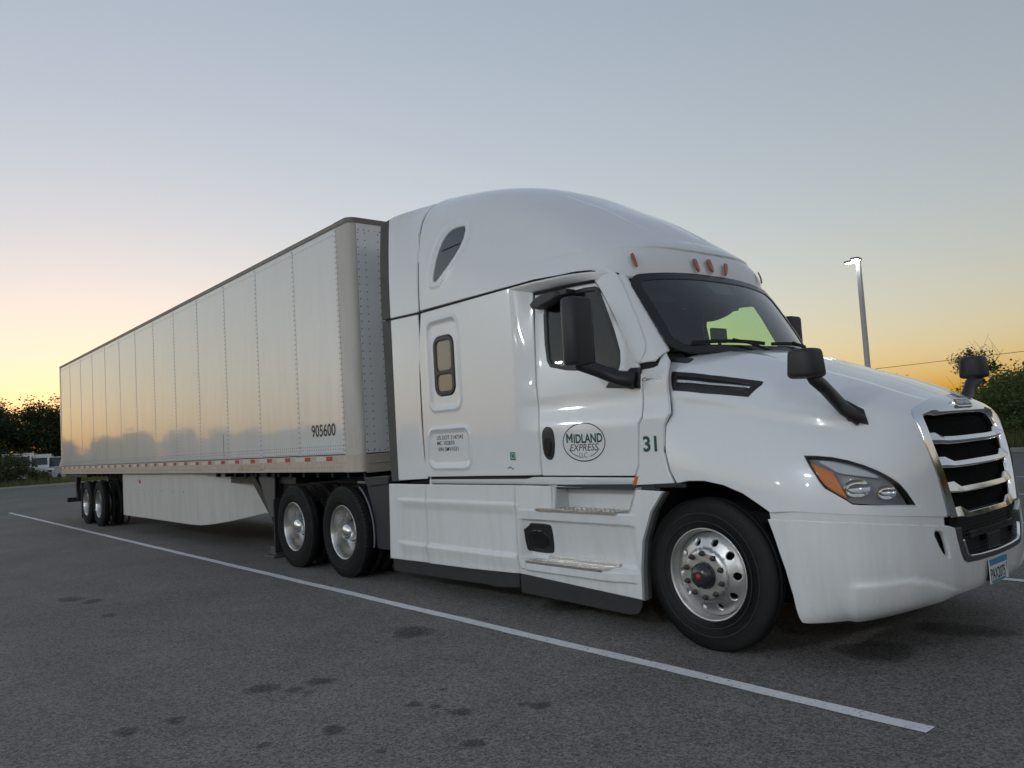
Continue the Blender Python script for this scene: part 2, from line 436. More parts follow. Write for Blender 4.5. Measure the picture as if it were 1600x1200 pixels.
def pair(name, S, poly, mats, parent, **kw):
    """near part and its mirrored far twin, both parts of the same thing"""
    d = panel_data(S, poly, **kw); off = Vector(rootloc(parent)); r = []
    for mir in ('no', 'only'):
        me = mesh_from(name, [d], mats, mir); me.transform(Matrix.Translation(-off)); r.append(put(name, me, parent))
    return r
def twin(o, parent=None):
    """y-mirrored copy of a part of the tractor (root on y=0)"""
    me = o.data.copy(); me.transform(Matrix.Diagonal((1, -1, 1, 1))); me.flip_normals()
    t = put(o.name.split('.')[0], me, parent or o.parent)
    for m in o.modifiers:
        if m.type == 'BEVEL':
            b = t.modifiers.new('bevel', 'BEVEL'); b.width = m.width; b.segments = m.segments; b.limit_method = 'ANGLE'; b.angle_limit = m.angle_limit
    return t
def text2d(s, bold=0., shear=0.):
    cu = bpy.data.curves.new('t', 'FONT'); cu.body = s; cu.size = 1; cu.offset = bold; cu.shear = shear; cu.resolution_u = 4
    o = bpy.data.objects.new('t', cu); COL.objects.link(o)
    me = bpy.data.meshes.new_from_object(o.evaluated_get(bpy.context.evaluated_depsgraph_get()))
    bpy.data.objects.remove(o); bpy.data.curves.remove(cu)
    v = np.array([tuple(q.co)[:2] for q in me.vertices]); f = [tuple(p.vertices) for p in me.polygons]; bpy.data.meshes.remove(me)
    v -= v.min(0); v /= v.max(0); return v, f
def decal(name, parts, S, m, parent, lift=.0015, disp=None):
    """parts: list of (2-D verts already in surface parameters, faces)"""
    off = rootloc(parent); V = []; F = []; b = 0
    for v, f in parts:
        p, n = S.PN(v[:, 0], v[:, 1], disp); V.append(p+n*lift-off); F += [tuple(b+i for i in q) for q in f]; b += len(v)
    me = bpy.data.meshes.new(name); me.from_pydata([tuple(p) for p in np.concatenate(V)], [], F); me.materials.append(m); me.update()
    return put(name, me, parent)
def text_px(s, S, x0, x1, y0, y1, bold=0., shear=0.):
    """text filling the photograph's box, laid on the surface"""
    c = S.uv([(x0, (y0+y1)/2), (x1, (y0+y1)/2), ((x0+x1)/2, y1), ((x0+x1)/2, y0)])
    v, f = text2d(s, bold, shear)
    return np.stack([c[0, 0]+(c[1, 0]-c[0, 0])*v[:, 0], c[2, 1]+(c[3, 1]-c[2, 1])*v[:, 1]], 1), f
def strip2d(pts, w, closed=False):
    pts = np.array(pts, float); n = len(pts)
    t = (np.roll(pts, -1, 0)-np.roll(pts, 1, 0)) if closed else np.gradient(pts, axis=0)
    t /= (np.linalg.norm(t, axis=1)[:, None]+1e-12); q = np.stack([-t[:, 1], t[:, 0]], 1)*w/2
    v = np.concatenate([pts+q, pts-q]); k = n if closed else n-1
    return v, [(i, (i+1) % n, n+(i+1) % n, n+i) for i in range(k)]

# ================================================================== THE SETTING
def asphalt_mat():
    m = mat('asphalt', (.05, .05, .052), .85); t = m.node_tree; b = t.nodes['Principled BSDF']
    tc = t.nodes.new('ShaderNodeTexCoord')
    def noise(sc, det=4, rough=.6, kind='ShaderNodeTexNoise'):
        n = t.nodes.new(kind); n.inputs['Scale'].default_value = sc
        if kind == 'ShaderNodeTexNoise': n.inputs['Detail'].default_value = det; n.inputs['Roughness'].default_value = rough
        t.links.new(tc.outputs['Object'], n.inputs['Vector']); return n
    fine = noise(85, 3, .7, 'ShaderNodeTexVoronoi'); mid = noise(140, 3, .7); big = noise(.35, 5, .6); pat = noise(2.2, 4)
    r1 = t.nodes.new('ShaderNodeValToRGB'); r1.color_ramp.elements[0].position = .0; r1.color_ramp.elements[1].position = 1
    r1.color_ramp.elements[0].color = (.04, .039, .0375, 1); r1.color_ramp.elements[1].color = (.25, .238, .222, 1)
    t.links.new(fine.outputs['Color'], r1.inputs['Fac'])
    r2 = t.nodes.new('ShaderNodeMapRange'); r2.inputs['From Min'].default_value = .35; r2.inputs['From Max'].default_value = .7; r2.inputs['To Min'].default_value = .5; r2.inputs['To Max'].default_value = 1.6
    t.links.new(mid.outputs['Fac'], r2.inputs['Value'])
    r3 = t.nodes.new('ShaderNodeMapRange'); r3.inputs['From Min'].default_value = .3; r3.inputs['From Max'].default_value = .7; r3.inputs['To Min'].default_value = .8; r3.inputs['To Max'].default_value = 1.15
    t.links.new(big.outputs['Fac'], r3.inputs['Value'])
    r4 = t.nodes.new('ShaderNodeMapRange'); r4.inputs['From Min'].default_value = .3; r4.inputs['From Max'].default_value = .7; r4.inputs['To Min'].default_value = .88; r4.inputs['To Max'].default_value = 1.1
    t.links.new(pat.outputs['Fac'], r4.inputs['Value'])
    m1 = t.nodes.new('ShaderNodeMath'); m1.operation = 'MULTIPLY'; t.links.new(r2.outputs[0], m1.inputs[0]); t.links.new(r3.outputs[0], m1.inputs[1])
    m2 = t.nodes.new('ShaderNodeMath'); m2.operation = 'MULTIPLY'; t.links.new(m1.outputs[0], m2.inputs[0]); t.links.new(r4.outputs[0], m2.inputs[1])
    vm = t.nodes.new('ShaderNodeVectorMath'); vm.operation = 'SCALE'; t.links.new(r1.outputs['Color'], vm.inputs[0]); t.links.new(m2.outputs[0], vm.inputs['Scale'])
    t.links.new(vm.outputs[0], b.inputs['Base Color'])
    bp = t.nodes.new('ShaderNodeBump'); bp.inputs['Strength'].default_value = .55; bp.inputs['Distance'].default_value = .004
    ad = t.nodes.new('ShaderNodeMath'); ad.operation = 'ADD'; t.links.new(fine.outputs['Distance'], ad.inputs[0]); t.links.new(mid.outputs['Fac'], ad.inputs[1])
    t.links.new(ad.outputs[0], bp.inputs['Height']); t.links.new(bp.outputs[0], b.inputs['Normal'])
    return m
ASPH = asphalt_mat()
def sheet(name, x0, x1, y0, y1, z, m, parent=None, kind='structure', rot=0):
    b = MB(); b.add([(x0, y0, 0), (x1, y0, 0), (x1, y1, 0), (x0, y1, 0)], [(0, 1, 2, 3)])
    o = b.build(name, m, None, loc=(0, 0, z)); o.parent = parent
    if parent is None: tag(o, kind=kind)
    return o
MEADOW = mat('rough_meadow_ground', (.045, .06, .022), .95, noise=.5, nscale=.6, bump=.5, bscale=6)
sheet('ground', -2500, 2500, -2500, 2500, -.14, MEADOW)
LX0, LX1, LY0, LY1 = -53.0, 60.0, -47.0, 22.9
lot = sheet('parking_lot', LX0, LX1, LY0, LY1, 0.0, ASPH)
tag(lot, kind='structure')
# kerbs round the lot, one stone at a time where they can be told apart
def kerb(x0, x1, y0, y1):
    b = MB(); b.box(x0, x1, y0, y1, -.15, .13); o = b.build('kerb', CONC, None, bevel=.02); tag(o, kind='structure'); return o
kerb(LX0-.16, LX0, LY0, LY1+.16); kerb(LX0, LX1, LY1, LY1+.16); kerb(LX0, LX1, LY0-.16, LY0)
LINEM = mat('worn_white_line', (.66, .67, .69), .8, noise=.25, nscale=9, bump=.4, bscale=150)
def worn(m, keep=.36):
    t = m.node_tree; b = t.nodes['Principled BSDF']; o = [n for n in t.nodes if n.type == 'OUTPUT_MATERIAL'][0]
    tc = t.nodes.new('ShaderNodeTexCoord'); n = t.nodes.new('ShaderNodeTexNoise'); n.inputs['Scale'].default_value = 38; n.inputs['Detail'].default_value = 8; n.inputs['Roughness'].default_value = .75
    t.links.new(tc.outputs['Object'], n.inputs['Vector'])
    r = t.nodes.new('ShaderNodeMapRange'); r.inputs['From Min'].default_value = keep-.03; r.inputs['From Max'].default_value = keep+.02
    t.links.new(n.outputs['Fac'], r.inputs['Value']); tr = t.nodes.new('ShaderNodeBsdfTransparent'); mx = t.nodes.new('ShaderNodeMixShader')
    t.links.new(r.outputs[0], mx.inputs[0]); t.links.new(tr.outputs[0], mx.inputs[1]); t.links.new(b.outputs[0], mx.inputs[2]); t.links.new(mx.outputs[0], o.inputs['Surface'])
worn(LINEM, .405)
for i, yl in enumerate([-1.745, 2.03, 5.78, 9.4, 13.0]):
    L0, L1 = -22.0, 6.25
    b = MB(); N = 160
    for k in range(N):                                   # slightly ragged painted edge
        xa, xb = L0+(L1-L0)*k/N, L0+(L1-L0)*(k+1)/N
        e = lambda q: .004*math.sin(q*3.1)+.003*math.sin(q*11.7+yl)
        b.add([(xa, yl-.05+e(xa), 0), (xb, yl-.05+e(xb), 0), (xb, yl+.05+e(xb+2), 0), (xa, yl+.05+e(xa+2), 0)], [(0, 1, 2, 3)])
    o = b.build('painted_line', LINEM, None, loc=(0, 0, .004)); o.parent = lot
# oil drips and damp spots: thin irregular films with soft edges
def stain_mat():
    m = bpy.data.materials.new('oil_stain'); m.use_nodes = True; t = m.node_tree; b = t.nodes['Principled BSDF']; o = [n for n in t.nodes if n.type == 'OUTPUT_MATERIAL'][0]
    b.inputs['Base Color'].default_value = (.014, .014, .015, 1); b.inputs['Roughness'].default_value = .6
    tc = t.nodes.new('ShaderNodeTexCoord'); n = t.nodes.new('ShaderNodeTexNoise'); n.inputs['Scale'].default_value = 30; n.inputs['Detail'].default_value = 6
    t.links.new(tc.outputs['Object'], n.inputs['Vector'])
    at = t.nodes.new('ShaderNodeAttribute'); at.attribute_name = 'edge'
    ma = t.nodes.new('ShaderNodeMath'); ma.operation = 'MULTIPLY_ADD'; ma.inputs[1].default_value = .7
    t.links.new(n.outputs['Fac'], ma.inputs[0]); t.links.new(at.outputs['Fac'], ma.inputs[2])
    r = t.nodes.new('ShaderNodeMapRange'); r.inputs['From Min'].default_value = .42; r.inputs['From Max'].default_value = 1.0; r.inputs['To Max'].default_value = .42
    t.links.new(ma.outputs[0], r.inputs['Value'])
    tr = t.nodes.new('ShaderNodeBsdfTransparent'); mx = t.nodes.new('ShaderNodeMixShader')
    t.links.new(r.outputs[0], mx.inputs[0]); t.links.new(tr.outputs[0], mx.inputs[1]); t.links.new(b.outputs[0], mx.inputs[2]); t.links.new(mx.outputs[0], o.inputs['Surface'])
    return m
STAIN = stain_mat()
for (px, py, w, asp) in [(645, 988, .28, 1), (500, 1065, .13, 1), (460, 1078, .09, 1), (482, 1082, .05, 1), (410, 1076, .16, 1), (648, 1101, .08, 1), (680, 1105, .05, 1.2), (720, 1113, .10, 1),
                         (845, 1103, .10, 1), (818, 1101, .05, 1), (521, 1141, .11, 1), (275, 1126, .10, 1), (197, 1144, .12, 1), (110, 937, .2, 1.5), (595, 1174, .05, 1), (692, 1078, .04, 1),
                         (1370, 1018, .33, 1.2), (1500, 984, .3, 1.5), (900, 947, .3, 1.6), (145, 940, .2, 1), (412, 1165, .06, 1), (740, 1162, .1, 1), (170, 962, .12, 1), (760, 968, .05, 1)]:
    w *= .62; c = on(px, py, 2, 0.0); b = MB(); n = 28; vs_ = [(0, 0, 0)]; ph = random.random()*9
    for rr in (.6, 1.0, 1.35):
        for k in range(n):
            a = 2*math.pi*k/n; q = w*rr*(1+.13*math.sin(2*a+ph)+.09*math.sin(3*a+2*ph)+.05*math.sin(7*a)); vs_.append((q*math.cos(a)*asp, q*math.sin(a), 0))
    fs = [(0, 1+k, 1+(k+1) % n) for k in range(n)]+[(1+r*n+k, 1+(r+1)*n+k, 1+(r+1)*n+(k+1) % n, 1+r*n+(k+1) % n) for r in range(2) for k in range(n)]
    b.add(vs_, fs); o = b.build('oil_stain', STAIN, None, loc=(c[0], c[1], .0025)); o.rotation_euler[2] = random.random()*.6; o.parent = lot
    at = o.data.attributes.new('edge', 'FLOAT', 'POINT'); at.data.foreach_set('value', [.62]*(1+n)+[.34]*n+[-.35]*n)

# ================================================================== THE TRAILER
TX0, TX1, TY, TZ0, TZ1 = -16.02, .13, 1.30, 1.20, 4.07
trailer = empty('box_trailer', (-8, 0, 0), 'long white riveted box trailer numbered 905600 coupled behind the tractor', 'trailer')
SEAM0, SP = -1.374, 1.2192
seams = [SEAM0-SP*i for i in range(12)]
edges = [TX1-.32]+seams+[TX0+.03]
for sgn in (-1, 1):
    for i in range(len(edges)-1):
        xa, xb = edges[i+1]+.004, edges[i]-.004
        b = MB(); b.box(xa, xb, sgn*(TY-.012), sgn*TY, TZ0+.20, TZ1-.045)
        b.build('side_panel', TRAIL, trailer, bevel=.003, segs=1)
    for i in range(1, len(edges)-1):                     # lap strip over each joint
        b = MB(); b.box(edges[i]-.022, edges[i]+.022, sgn*(TY-.004), sgn*(TY+.0035), TZ0+.2, TZ1-.1)
        b.build('lap_strip', TRAIL, trailer)
        b = MB(); b.box(edges[i]-.027, edges[i]-.0225, sgn*(TY-.004), sgn*(TY+.0015), TZ0+.2, TZ1-.1); b.build('joint_sealant', MBLACK, trailer)
    b = MB(); b.box(TX0, TX1-.30, sgn*(TY-.03), sgn*(TY+.012), TZ0-.005, TZ0+.19); b.build('bottom_rail', RAILM, trailer, bevel=.004)
    b = MB(); b.box(TX0, TX1-.30, sgn*(TY-.03), sgn*(TY+.018), TZ0+.10, TZ0+.112); b.build('rail_flange', RAILM, trailer)
    b = MB(); b.box(TX0, TX1-.32, sgn*(TY-.04), sgn*(TY+.012), TZ1-.05, TZ1+.004); b.build('top_rail', mat('dark_top_rail', (.20, .185, .17), .5, .4, noise=.25), trailer, bevel=.004)
    x = TX1-.62; k = 0
    while x > TX0+.2:                                    # red and white conspicuity tape
        b = MB(); b.box(x-.15, x, sgn*(TY+.0125), sgn*(TY+.0145), TZ0+.128, TZ0+.178); b.build('red_reflector', RED, trailer)
        b = MB(); b.box(x-.42, x-.16, sgn*(TY+.0125), sgn*(TY+.0143), TZ0+.128, TZ0+.178); b.build('white_reflector', WTAPE, trailer)
        x -= .58
    # front corner post: flat flank, then a tight round on to the nose
    n = 8; R = .09
    cp = [(TX1-.32, TY+.003)]+[(TX1-R+R*math.sin(math.pi/2*k/n), TY-R+R*math.cos(math.pi/2*k/n)+.003) for k in range(n+1)]
    def post(name, o_, z0, z1, m):
        b = MB(); b.smooth = True; vs_ = []
        for k, (x, y) in enumerate(cp):
            a = math.pi/2*max(0, k-1)/n; x2, y2 = x+o_*math.sin(a), y+o_*math.cos(a)
            for z in (z0, z1): vs_.append((x2, sgn*y2, z))
        b.add(vs_, [(2*k, 2*k+1, 2*k+3, 2*k+2) for k in range(len(cp)-1)]); b.build(name, m, trailer)
    post('corner_post', 0, TZ0+.19, TZ1-.04, TFRONT); post('corner_rail', .010, TZ0-.005, TZ0+.19, RAILM); post('corner_top_rail', .012, TZ1-.05, TZ1+.004, mat('dark_top_rail', (.16, .15, .145)))
for i in range(4):
    ya = -1.21+.605*i
    b = MB(); b.box(TX1-.012, TX1, ya+.003, ya+.602, TZ0+.2, TZ1-.045); b.build('front_panel', TRAIL, trailer, bevel=.003, segs=1)
b = MB(); b.box(TX1-.02, TX1+.012, -1.21, 1.21, TZ0-.02, TZ0+.19); b.box(TX1-.02, TX1+.02, -1.21, 1.21, TZ0+.085, TZ0+.1); b.build('front_rail', RAILM, trailer, bevel=.004)
b = MB(); b.box(TX1-.02, TX1+.014, -1.21, 1.21, TZ1-.05, TZ1+.004); b.build('front_top_rail', mat('dark_top_rail', (.16, .15, .145)), trailer)
b = MB(); b.prism([(TX0+.02, -1.29), (TX1-.1, -1.29), (TX1-.04, -1.25), (TX1-.02, -1.2), (TX1-.02, 1.2), (TX1-.04, 1.25), (TX1-.1, 1.29), (TX0+.02, 1.29)], TZ1-.03, TZ1, ax=2); b.build('roof_sheet', ALU, trailer)
b = MB(); b.box(TX0, TX0+.04, -1.30, 1.30, TZ0-.02, TZ1); b.build('rear_door', TRAIL, trailer, bevel=.01)
b = MB(); b.box(TX0-.015, TX0+.05, -1.315, -1.24, TZ0-.02, TZ1+.01); b.box(TX0-.015, TX0+.05, 1.24, 1.315, TZ0-.02, TZ1+.01); b.build('rear_frame', ALU, trailer, bevel=.006)
b = MB(); b.box(TX0+.02, TX1-.05, -1.25, 1.25, TZ0+.02, TZ0+.06)
for i in range(40): b.box(TX0+.3+i*.4, TX0+.36+i*.4, -1.12, 1.12, TZ0-.08, TZ0+.02)
b.build('floor', FRAME, trailer)
# rivets along every joint and rail: real heads, too many and too small to pick apart
def rivet_cloud(pts, nrm, r=.0085, h=.004):
    vs_ = []; fs = []; nrm = np.asarray(nrm, float); a = np.cross(nrm, (0, 0, 1.)); a /= np.linalg.norm(a); c = np.cross(nrm, a); b0 = 0
    for p in pts:
        p = np.asarray(p); ring = [p+r*(math.cos(t)*a+math.sin(t)*c) for t in np.arange(6)*math.pi/3]; vs_ += ring+[p+nrm*h]
        fs += [(b0+k, b0+(k+1) % 6, b0+6) for k in range(6)]; b0 += 7
    return vs_, fs
b = MB()
for sgn in (-1, 1):
    pts = [(x+dx, sgn*(TY+.0035), z) for x in seams for dx in (-.014, .014) for z in np.arange(TZ0+.24, TZ1-.07, .062)]
    pts += [(x, sgn*(TY+.0003), TZ0+zz) for zz in (.215, .262, .30) for x in np.arange(TX0+.1, TX1-.35, .062 if zz > .25 else .05)]
    pts += [(x, sgn*(TY+.0003), TZ1-.125) for x in np.arange(TX0+.1, TX1-.35, .06)]
    pts += [(xx, sgn*(TY+.0033), z) for xx in (TX1-.305, TX1-.345) for z in np.arange(TZ0+.24, TZ1-.07, .062)]
    pts += [(x, sgn*(TY+.012), TZ0+.05) for x in np.arange(TX0+.1, TX1-.35, .075)]
    b.add(*rivet_cloud(pts, (0, sgn, 0)))
pts = [(TX1+.0003, y, z) for y in (-1.19, -1.10, -.93, -.63, -.58, -.32, -.02, .02, .32, .58, .63, .93, 1.19) for z in np.arange(TZ0+.24, TZ1-.12, .085)]
pts += [(TX1+.0003, y, zz) for zz in (TZ0+.225, TZ1-.13) for y in np.arange(-1.18, 1.19, .07)]
b.add(*rivet_cloud(pts, (1, 0, 0)))
o = b.build('rivets', mat('zinc_rivet', (.16, .155, .15), .45, .6), trailer); tag(o, kind='stuff')
# number on the side
TSIDE = Field(lambda U, V: np.stack([U, np.full_like(U, -TY), V], -1), (TX0, TX1, .2, 4.2))
decal('fleet_number', [text_px('905600', TSIDE, 487, 524.5, 662.5, 682.5, .02)], TSIDE, BLKTXT, trailer, .002)
# scuffs and a dent streak seen on the sheet
b = MB(); b.box(-4.03, -4.015, -TY-.0012, -TY-.0004, 1.42, 1.78); b.build('scrape_mark', MBLACK, trailer)
# under-run skirt: five boards in a row, then a board turning inwards
def skirt_board(x0, y0, x1, y1, z0a, z0b, ztop=1.19):
    d = np.array([x1-x0, y1-y0]); L = np.hypot(*d); n = np.array([d[1], -d[0]])/L*.012
    vs_ = [(x0, y0, z0a), (x1, y1, z0b), (x1, y1, ztop), (x0, y0, ztop)]; vs_ += [(p[0]+n[0], p[1]+n[1], p[2]) for p in vs_]
    b = MB(); b.add(vs_, [(0, 1, 2, 3), (7, 6, 5, 4), (0, 4, 5, 1), (1, 5, 6, 2), (2, 6, 7, 3), (3, 7, 4, 0)]); return b.build('skirt_board', SKIRT2, trailer)
SKIRT2 = dirty_paint('white_skirt_board', (.60, .59, .57), .4, .3, .5, z0=.2, z1=1.4)
for s in (-1, 1):
    for xa, xb in ((-10.25, -8.6), (-8.595, -6.95), (-6.945, -5.9)): skirt_board(xa, s*1.2, xb, s*1.2, .325, .325)
    
    pth = [(-5.895, 1.2, .325), (-5.5, 1.175, .33), (-5.1, 1.11, .36), (-4.6, .99, .42), (-4.05, .82, .51), (-3.5, .64, .60)]
    for (xa, ya, za), (xb, yb_, zb_) in zip(pth[:-1], pth[1:]): skirt_board(xa, s*ya, xb, s*yb_, za, zb_)
    for xx in np.arange(-10.0, -5.9, .62):
        b = MB(); b.box(xx-.02, xx+.02, s*1.2-.002-.012*(s < 0), s*1.2+.002+.012*(s > 0), .86, .875); b.build('skirt_bolt', NUT, trailer)
b = MB(); b.lathe([(0, -.018), (.03, -.016), (.04, 0)], 14, 'y', (-8.95, -1.212, 1.03)); b.build('side_marker_lamp', RED, trailer)
# landing gear
for s in (-1, 1):
    b = MB(); b.box(-2.93, -2.79, s*.98-.07, s*.98+.07, .48, 1.2); b.build('landing_leg', FRAME, trailer, bevel=.01)
    b = MB(); b.box(-2.915, -2.805, s*.98-.055, s*.98+.055, .12, .5); b.build('landing_leg_tube', mat('dull_steel', (.12, .12, .12), .5, .5), trailer, bevel=.008)
    b = MB(); b.prism([(-3.03, -.16), (-2.69, -.16), (-2.69, .16), (-3.03, .16)], .0, .03, 2); b.prism([(-2.95, -.1), (-2.77, -.1), (-2.77, .1), (-2.95, .1)], .03, .14, 2)
    o = b.build('landing_foot', mat('dull_steel', (.12, .12, .12)), trailer, bevel=.006, loc=(0, s*.98, 0)); o.location = Vector((8, s*.98, 0))
    b = MB(); b.prism([(-3.75, 1.19), (-3.55, 1.19), (-2.86, .66), (-2.86, .5)], s*1.05-.02, s*1.05+.02); b.build('landing_brace', FRAME, trailer, bevel=.006)
    b = MB(); b.prism([(-3.35, 1.19), (-2.72, 1.19), (-2.78, .56), (-2.92, .56)], s*1.065-.008, s*1.065+.008); b.build('gusset_plate', mat('grey_gusset', (.10, .10, .10), .5, .3, noise=.3), trailer)
b = MB(); b.tube([(-2.86, -.95, .62), (-2.86, .95, .62)], .035); b.build('cross_shaft', FRAME, trailer)
b = MB(); b.tube([(-2.72, -1.02, .62), (-2.45, -1.02, .62), (-2.1, -1.02, .62)], .028); b.build('crank_shaft', FRAME, trailer)
# bogie
for s in (-1, 1):
    b = MB(); b.box(-14.3, -11.0, s*.52-.06, s*.52+.06, .78, 1.12); b.build('slider_rail', FRAME, trailer, bevel=.01)
    b = MB(); b.box(-14.02, -13.99, s*.98-.28, s*.98+.28, .12, .98); b.build('mud_flap', RUBBER, trailer)
    b = MB(); b.prism([(TX0+.02, 1.19), (TX0+.28, 1.19), (TX0+.14, .82), (TX0+.28, .5), (TX0+.2, .46), (TX0+.05, .5)], s*.95-.05, s*.95+.05); b.build('guard_upright', FRAME, trailer, bevel=.008)
b = MB(); b.box(TX0+.06, TX0+.17, -1.22, 1.22, .44, .56); b.build('underride_guard', FRAME, trailer, bevel=.012)
for s in (-1, 1):
    b = MB(); b.box(TX0+.1, TX0+2.6, s*1.2-.04, s*1.2+.04, TZ0-.09, TZ0-.01); b.build('rear_sill', FRAME, trailer, bevel=.008)
b = MB(); b.box(-10.5, -2.2, -1.0, 1.0, 1.02, 1.14); b.build('under_floor', FRAME, trailer)
b = MB(); b.box(-2.2, TX1-.1, -.75, .75, 1.1, 1.2); b.build('upper_coupler', FRAME, trailer)
b = MB(); b.box(-3.5, -2.5, TY-2.615, TY-2.6-.001, TZ0+.03, TZ0+.10); b.build('sill_plate', ALU, trailer, bevel=.004)

# ------------------------------------------------------------------ wheels
def tyre_prof(R, W, rr=.292):
    h = W/2
    half = [(rr, .80*h), (rr+.012, .86*h), (rr+.05, .955*h), (rr+.105, 1.0*h), (R-.07, .985*h), (R-.035, .94*h), (R-.016, .875*h), (R-.006, .80*h), (R, .70*h)]
    tread = []
    for c in (.45, .15): tread += [(R, (c+.045)*h), (R-.013, (c+.03)*h), (R-.013, (c-.03)*h), (R, (c-.045)*h)]
    L = [(r, -d) for r, d in half]+[(r, -d) for r, d in tread]
    return L+[(r, d) for r, d in L[::-1]]
_wm = {}
def tyre_mesh(R, W, lug):
    key = ('t', R, W, lug)
    if key not in _wm:
        b = MB(); b.smooth = True; b.lathe(tyre_prof(R, W), 72)
        b.smooth = False; h = W/2
        n = 72                                            # shoulder blocks of the tread
        for k in range(n if lug else 0):
            a = 2*math.pi*k/n; wd = (.62 if lug else .78)*math.pi*R/n
            for s in (-1, 1):
                vs_ = []
                for r in (R-.012, R+.004):
                    for d in (.52*h, .82*h if r > R else .9*h):
                        for q in (-1, 1):
                            vs_.append((r*math.cos(a)-q*wd*math.sin(a), s*d, r*math.sin(a)+q*wd*math.cos(a)))
                b.add(vs_, [(0, 1, 3, 2), (4, 6, 7, 5), (0, 4, 5, 1), (2, 3, 7, 6), (0, 2, 6, 4), (1, 5, 7, 3)])
        # raised rings on the sidewall
        b.smooth = True
        for rr_ in (R-.10, R-.155):
            b.lathe([(rr_-.004, -h-.001), (rr_-.002, -h-.004), (rr_+.002, -h-.004), (rr_+.004, -h-.001)], 72)
        _wm[key] = b.mesh('tyre', RUBBER)
    return _wm[key]
def steer_rim_mesh():
    if 'sr' not in _wm:
        # dished disc with ten hand holes, cut from a surface of revolution
        prof_r = np.array([0, .10, .150, .165, .178, .20, .235, .262, .276]); prof_d = np.array([.060, .060, .058, .052, .030, .020, .004, -.018, -.030])
        def f(U, V):
            r = np.hypot(U, V); return np.stack([U, -np.interp(r, prof_r, prof_d), V], -1)
        S = Field(f, (-.3, .3, -.3, .3))
        cir = lambda cx, cz, r, n: [(cx+r*math.cos(2*math.pi*k/n), cz+r*math.sin(2*math.pi*k/n)) for k in range(n)]
        hs = [cir(.222*math.cos(rad(36*k+8)), .222*math.sin(rad(36*k+8)), .0265, 20) for k in range(10)]
        hs.append(cir(0, 0, .088, 36))
        d = panel_data(S, cir(0, 0, .275, 72), hs, step=.012, thick=.03, edge=.003, drop=.002)
        b = MB(); b.smooth = True
        b.lathe([(.272, .045), (.274, .034), (.282, .02), (.288, .0), (.292, -.022), (.300, -.030), (.307, -.028), (.309, -.018), (.300, .0), (.298, .08)], 72)
        bv = np.array(b.v); bf = b.f
        me0 = mesh_from('rim', [d], POLISH); bm = bmesh.new(); bm.from_mesh(me0); bm2 = bpy.data.meshes.new('x'); bm2.from_pydata([tuple(p) for p in bv], [], bf)
        for p in bm2.polygons: p.use_smooth = True
        bm.from_mesh(bm2); bm.to_mesh(me0); bm.free(); bpy.data.meshes.remove(bm2)
        for p in me0.polygons: p.use_smooth = True
        _wm['sr'] = me0
    return _wm['sr']
def deep_rim_mesh():
    if 'dr' not in _wm:
        b = MB(); b.smooth = True
        b.lathe([(.299, .0), (.309, -.018), (.307, -.028), (.300, -.030), (.293, -.020), (.286, .0), (.276, .03), (.268, .10), (.262, .135), (.252, .155), (.235, .165)], 64)
        def f(U, V):
            r = np.hypot(U, V); return np.stack([U, np.interp(r, [0, .12, .15, .19, .24], [.150, .150, .152, .168, .164]), V], -1)
        S = Field(f, (-.3, .3, -.3, .3)); cir = lambda cx, cz, r, n: [(cx+r*math.cos(2*math.pi*k/n), cz+r*math.sin(2*math.pi*k/n)) for k in range(n)]
        d = panel_data(S, cir(0, 0, .236, 56), [cir(.203*math.cos(rad(36*k)), .203*math.sin(rad(36*k)), .022, 14) for k in range(10)], step=.016, thick=.02, edge=.003, drop=.002)
        me0 = mesh_from('rim', [d], ALU); bm = bmesh.new(); bm.from_mesh(me0); t = b.mesh('x', ALU)
        bm.from_mesh(t); bm.to_mesh(me0); bm.free(); bpy.data.meshes.remove(t)
        for p in me0.polygons: p.use_smooth = True
        _wm['dr'] = me0
    return _wm['dr']
def nut_mesh():
    if 'n' not in _wm:
        b = MB(); b.lathe([(.019, .0), (.019, -.018), (.0165, -.022), (.012, -.024), (.012, -.034), (.0, -.035)], 6); _wm['n'] = b.mesh('wheel_nut', NUT)
    return _wm['n']
